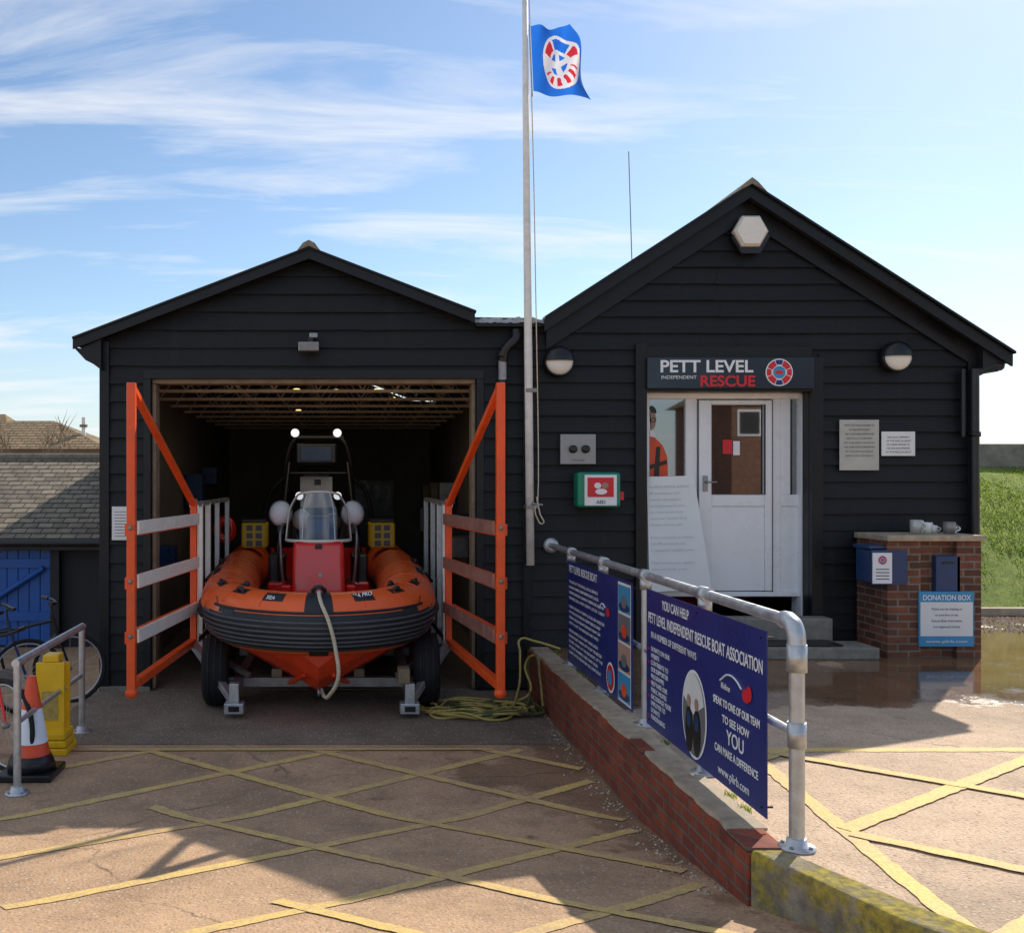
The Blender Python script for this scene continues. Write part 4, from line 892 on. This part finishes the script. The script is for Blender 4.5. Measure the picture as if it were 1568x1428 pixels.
for i,(px,h,r0,m_) in enumerate(((1418,.14,.055,'plaque'),(1428,.13,.04,'lampw'),(1443,.11,.06,'lampw'),(1470,.12,.055,'galvd'),(1480,.09,.04,'twhite'),(1455,.08,.035,'whitep'))):
    x=(px-528)/155.; lathe('mug_%d'%i,[(r0*.9,0),(r0,h*.5),(r0,h),(r0*.88,h),(r0*.85,h*.2)],[m_],cu,Matrix.Translation((x,9.85+.05*(i%3),zt+.062)),20)
    tube('handle_%d'%i,[(x+r0,9.85+.05*(i%3),zt+.062+h*.8),(x+r0+.035,9.85+.05*(i%3),zt+.062+h*.55),(x+r0,9.85+.05*(i%3),zt+.062+h*.25)],.007,m_,cu,smooth=True)
# ---------------------------------------------------------------- hoses
ho=empty('garden_hose')
for kx,(m_,r0) in enumerate((('hosey',.34),('hoseg',.30),('hosey',.24),('hoseg',.38),('hosey',.42))):
    pts=[];cx,cy=1.22+.12*(kx%4),9.15+.05*kx
    for i in range(30):
        a=i*.62+kx; r=r0*(1+.25*math.sin(i*1.7+kx)); pts.append((min(1.84,cx+r*1.1*math.cos(a)),cy+r*.6*math.sin(a),-.43+.014*(i%4)))
    if kx==0: pts+= [(1.7,9.6,-.3),(1.78,9.95,.0),(1.80,10.05,.12),(1.95,10.05,.10),(2.2,10.0,.03)]
    if kx in(1,2): pts+= [(1.8,9.5,-.3),(1.83-.03*kx,9.6,-.05),(1.84,9.5,.05),(1.85,9.3,-.1),(1.84,9.1,-.35)]
    tube('loop_%d'%kx,pts,.012,m_,ho,smooth=True)

# ---------------------------------------------------------------- left side: cone, caution stand, bicycles
cn=empty('traffic_cone'); mx=Matrix.Translation((-2.34,7.32,-.45))
box('base',-2.54,-2.14,7.12,7.52,-.45,-.40,'blackpl',cn,.02)
lathe('body',[(.15,.05),(.145,.08),(.118,.25),(.118,.25),(.075,.50),(.075,.50),(.035,.72),(.03,.74)],['coneo','twhite'],cn,mx,28,idx=[0,0,0,1,1,0,0])
lathe('foot',[(.19,.05),(.17,.12),(.15,.16)],['blackpl'],cn,mx,8)
cs=empty('caution_stand')
xq,yq=-2.37,7.95
box('body_front',xq-.12,xq+.11,yq-.06,yq-.03,-.28,.28,'yelp',cs,.02); box('body_back',xq-.12,xq+.11,yq+.09,yq+.12,-.28,.26,'yelp',cs,.02); box('top',xq-.07,xq+.06,yq-.05,yq+.11,.28,.34,'yelp',cs,.02)
for i in range(3): box('base_%d'%i,xq-.16+.01*i,xq+.15-.01*i,yq-.14+.01*i,yq+.18-.01*i,-.45+i*.06,-.395+i*.06,'yelp',cs,.015)
box('recess',xq-.07,xq+.06,yq-.066,yq-.062,-.18,.05,'hosey',cs,.01)
def bicycle(loc,rz,framem):
    e=empty('bicycle',loc,rz); R=.34
    for wx,nm in((-.52,'rear'),(.52,'front')):
        tube(nm+'_tyre',[(wx+R*math.cos(a*.19635),0,R+R*math.sin(a*.19635)) for a in range(32)],.019,'tyre',e,cyc=True)
        tube(nm+'_rim',[(wx+(R-.03)*math.cos(a*.19635),0,R+(R-.03)*math.sin(a*.19635)) for a in range(32)],.009,'galv',e,cyc=True,res=1)
        for s in range(16):
            a=s*math.pi/8; tube('%s_spoke_%d'%(nm,s),[(wx,0.01*(-1)**s,R),(wx+.31*math.cos(a),0,R+.31*math.sin(a))],.0015,'galv',e,res=1)
        ellip(nm+'_hub',(wx,0,R),(.025,.04,.025),'galvd',e,10)
    bb=(-.08,0,.30);se=(-.20,0,.78);hd=(.36,0,.82);hb=(.40,0,.68)
    for n_,a,b_,r in(('down_tube',bb,hb,.017),('seat_tube',bb,se,.015),('top_tube',(-.18,0,.72),hd,.015),('chainstay',bb,(-.52,0,R),.01),('seatstay',(-.18,0,.72),(-.52,0,R),.009),('fork',hb,(.52,0,R),.013),('head_tube',(.345,0,.88),hb,.019)): tube(n_,[a,b_],r,framem,e)
    tube('seat_post',[se,(-.225,0,.90)],.012,'galv',e); tube('stem',[(.345,0,.88),(.33,0,.98),(.38,0,1.0)],.013,'blackpl',e)
    tube('handlebar',[(.30,-.29,1.02),(.37,-.16,1.01),(.38,0,1.0),(.37,.16,1.01),(.30,.29,1.02)],.012,'blackpl',e,smooth=True)
    for s in(-1,1): tube('grip_%d'%s,[(.34,s*.22,1.015),(.29,s*.31,1.02)],.018,'blackpl',e)
    ellip('saddle',(-.235,0,.925),(.14,.065,.035),'blackpl',e,16); lathe('chainring',[(.09,-.003),(.09,.003)],['galvd'],e,Matrix.Translation((-.08,-.04,.30))@Matrix.Rotation(math.pi/2,4,'X'),24)
    tube('crank',[(-.08,-.05,.30),(.03,-.06,.18)],.009,'galvd',e); box('pedal',-.02,.08,-.14,-.06,.165,.185,'blackpl',e)
    return e
bicycle((-3.20,9.5,-.45),math.radians(24),'blackpl'); bicycle((-2.98,7.75,-.45),math.radians(-38),'red')
bicycle((-3.45,9.0,-.45),math.radians(35),'dblue')

# ---------------------------------------------------------------- tile-roofed shed on the left
sh=empty('tiled_shed')
ye,yr,ze,zr=12.7,15.6,1.0,2.10
vs=[(-9,ye,ze),(-2.75,ye,ze),(-2.75,yr,zr),(-9,yr,zr),(-9,ye,ze-.06),(-2.75,ye,ze-.06),(-2.75,yr,zr-.06),(-9,yr,zr-.06)]
mesh('roof',vs,[(0,1,2,3),(4,7,6,5),(0,4,5,1),(2,6,7,3)],'tile',sh)
mesh('roof_back',[(-9,yr,zr),(-2.75,yr,zr),(-2.75,yr+2.9,ze),(-9,yr+2.9,ze)],[(0,1,2,3)],'tile',sh)
tube('ridge',[(-9,yr,zr+.01),(-2.75,yr,zr+.01)],.07,'ridge',sh)
box('front_wall',-9,-2.6,ye+.25,ye+.4,-.5,ze+.0,'shadowroom',sh,0); box('fascia',-9,-2.6,ye-.0,ye+.03,ze-.16,ze-.062,'blacktrim',sh)
for i in range(12):
    x=-5.6+i*.145
    box('door_plank_%d'%i,x,x+.138,ye+.19,ye+.24,-.42,.86,'blue',sh,.006)
for z in(.6,-.1): box('door_ledge_%d'%(z*10),-5.6,-3.87,ye+.16,ye+.188,z,z+.12,'blue',sh)
tube('door_brace',[(-4.9,ye+.15,.0),(-3.95,ye+.15,.6)],.04,'blue',sh,res=1)
tube('gutter',[(-9,ye-.03,ze-.06),(-2.7,ye-.03,ze-.06)],.05,'blackpl',sh)
box('door_post',-3.86,-3.74,ye+.12,ye+.24,-.45,.92,'shadowroom',sh); box('door_post_b',-3.2,-3.1,ye+.1,ye+.24,-.45,.92,'wood',sh)
def house(name,x0,x1,y0,y1,z0,ze_,zr_,hip,wm,front=-1):
    e=empty(name); box('walls',x0,x1,y0,y1,z0,ze_,wm,e,0); ym_=(y0+y1)/2; o_=.4
    vs=[(x0-o_,y0-o_,ze_),(x1+o_,y0-o_,ze_),(x1+o_,y1+o_,ze_),(x0-o_,y1+o_,ze_),(x0+hip,ym_,zr_),(x1-hip,ym_,zr_)]
    mesh('roof',vs,[(0,1,5,4),(1,2,5),(2,3,4,5),(3,0,4),(3,2,1,0)],'tileb',e)
    yf=y0 if front<0 else y1
    for i in range(6):
        x=x0+(i+.5)*(x1-x0)/6; box('window_%d'%i,x-.5,x+.5,yf+front*.01,yf+front*.05,ze_-1.6,ze_-.5,'white',e,0); box('pane_%d'%i,x-.42,x+.42,yf+front*.055,yf+front*.07,ze_-1.52,ze_-.58,'shadowroom',e,0)
    return e
h1=house('distant_house',-27,-14.2,58,66,-.5,3.6,5.5,4.2,'cream')
tube('flue',[(-16.0,60,4),(-16.0,60,5.6)],.12,'whitep',h1); tube('flue_cap',[(-16.0,60,5.0),(-16.0,60,5.15)],.25,'ridge',h1)
h2=house('distant_house',-40,-24.0,70,80,-.5,4.4,6.8,2,'brickp')
# house across the road, seen only as a reflection in the door glass
h3=house('house_across_road',16.2,25,-27,-20,-.1,5.2,7.2,2.5,'brickp',1)
def twigs(name,x0,x1,y0,y1,z0,z1,n,m_,s):
    vs=[];fs=[]
    for i in range(n):
        x=random.uniform(x0,x1);y=random.uniform(y0,y1); zz=z0+(z1-z0)*(.55+.45*math.sin(x*1.7+y)**2)*random.random()**.7
        d=Vector((random.gauss(0,.35),random.gauss(0,.35),random.uniform(.3,1))).normalized()*s*random.uniform(.5,1.5); k=len(vs)
        vs+=[(x-.012,y,zz),(x+.012,y,zz),(x+d.x,y+d.y,zz+d.z)]; fs.append((k,k+1,k+2))
    return mesh(name,vs,fs,m_)
twigs('bare_hedge',-12,-6.1,20,22,-.4,2.9,6000,'wood',.4)

# ---------------------------------------------------------------- grass bank and sea wall
xs=[6.62+i*.3 for i in range(120)]; prof=[(12.8,0.0),(13.1,.13),(13.4,.28),(13.9,.52),(14.5,.85),(15.2,1.2),(16,1.55),(16.7,1.8),(17.4,1.98),(18.6,2.0)]
vs=[(x,y+.05*math.sin(x*2),z+random.uniform(-.03,.03)*(0<z<2)) for y,z in prof for x in xs]; nx=len(xs)
fs=[(j*nx+i,j*nx+i+1,(j+1)*nx+i+1,(j+1)*nx+i) for j in range(len(prof)-1) for i in range(nx-1)]
mesh('grass_bank',vs,fs,'grass',smooth=True)
vs=[];fs=[]
def bz(y):
    for (a,za),(b_,zb) in zip(prof,prof[1:]):
        if y<=b_: return za+(zb-za)*(y-a)/(b_-a)
    return 2
for i in range(16000):
    x=random.uniform(6.62,12);y=random.uniform(12.85,17.6);z=bz(y)-.01;h=random.uniform(.015,.04); k=len(vs)
    vs+=[(x-.010,y,z),(x+.010,y,z),(x+random.uniform(-.05,.05),y+random.uniform(-.07,.0),z+h)]; fs.append((k,k+1,k+2))
mesh('grass_blades',vs,fs,'blade')
box('sea_wall',6.0,42,17.5,17.9,1.7,2.40,'conc',None,.02)
box('bank_kerb',6.62,40,12.62,12.76,0,.10,'stone',None,.01)
vs=[];fs=[]
for i in range(2200):
    x=random.uniform(6.6,10.5);y=random.uniform(11.2,12.6);r=random.uniform(.008,.022)
    k=len(vs); vs+=[(x+r,y,.002),(x,y+r,.002),(x-r,y,.002),(x,y-r,.002),(x+r*.2,y,r*.7)]; fs+=[(k,k+1,k+4),(k+1,k+2,k+4),(k+2,k+3,k+4),(k+3,k,k+4)]
mesh('gravel',vs,fs,'gravel')

# ---------------------------------------------------------------- light, sky
az,el=math.radians(38),math.radians(37.0)
sd=Vector((math.sin(az)*math.cos(el),math.cos(az)*math.cos(el),math.sin(el)))
S=D.lights.new('sun','SUN'); S.energy=5.0; S.angle=math.radians(.53); S.color=(1,.92,.80); so=link(D.objects.new('sun',S)); so.rotation_euler=sd.to_track_quat('Z','Y').to_euler(); so.location=(10,10,12)
W=D.worlds.new('World'); scn.world=W; W.use_nodes=True; t=W.node_tree; bg=t.nodes['Background']
sk=t.nodes.new('ShaderNodeTexSky'); sk.sky_type='NISHITA'; sk.sun_disc=False; sk.sun_elevation=el; sk.sun_rotation=az; sk.air_density=1.0; sk.dust_density=.3; sk.ozone_density=1.8
hsn=t.nodes.new('ShaderNodeHueSaturation'); hsn.inputs['Saturation'].default_value=1.05; t.links.new(sk.outputs[0],hsn.inputs['Color'])
tc=t.nodes.new('ShaderNodeTexCoord'); sp=t.nodes.new('ShaderNodeSeparateXYZ'); t.links.new(tc.outputs['Generated'],sp.inputs[0])
# pale haze close to the horizon, all the way round
base=mix(t,mrange(t,sp.outputs[2],0.0,.16,.75,0.0),hsn.outputs[0],(4.6,5.3,6.0))
zz=math_(t,'ADD',math_(t,'MAXIMUM',sp.outputs[2],0.0),.16)
cbn=t.nodes.new('ShaderNodeCombineXYZ'); t.links.new(math_(t,'DIVIDE',sp.outputs[0],zz),cbn.inputs[0]); t.links.new(math_(t,'DIVIDE',sp.outputs[1],zz),cbn.inputs[1])
mp=t.nodes.new('ShaderNodeMapping'); t.links.new(cbn.outputs[0],mp.inputs[0]); mp.inputs['Rotation'].default_value=(0,0,math.radians(-42)); mp.inputs['Scale'].default_value=(.8,2.8,1); mp.inputs['Location'].default_value=(.7,.3,0)
n1=t.nodes.new('ShaderNodeTexNoise'); n1.inputs['Scale'].default_value=1.3; n1.inputs['Detail'].default_value=10; n1.inputs['Roughness'].default_value=.62; n1.inputs['Distortion'].default_value=.5; t.links.new(mp.outputs[0],n1.inputs['Vector'])
n2=noise(t,cbn.outputs[0],.8,3,.5)
lft=mrange(t,sp.outputs[0],.15,-.35,0,.12); hgh=mrange(t,sp.outputs[2],.30,.42,0,1)
cv=math_(t,'ADD',math_(t,'ADD',math_(t,'MULTIPLY',n1.outputs['Fac'],.75),math_(t,'MULTIPLY',n2,.35)),math_(t,'MULTIPLY',lft,hgh))
cf=ramp(t,cv,[(.545,0),(.64,.40),(.76,.9)])
colr=mix(t,cf,base,(6.9,7.0,7.2))
t.links.new(colr,bg.inputs['Color']); bg.inputs['Strength'].default_value=.142

# ---------------------------------------------------------------- camera
cam=D.cameras.new('camera'); co=link(D.objects.new('camera',cam)); co.location=(0,0,EYE); co.rotation_euler=(math.pi/2,0,0)
cam.sensor_fit='HORIZONTAL'; cam.sensor_width=36; cam.lens=36*1500/1568; cam.shift_x=(784-528)/1568; cam.shift_y=(735-714)/1568; cam.clip_end=2000; cam.clip_start=.05
scn.camera=co
scn.view_settings.view_transform='Standard'; scn.view_settings.look='None'; scn.view_settings.exposure=0; scn.view_settings.gamma=1
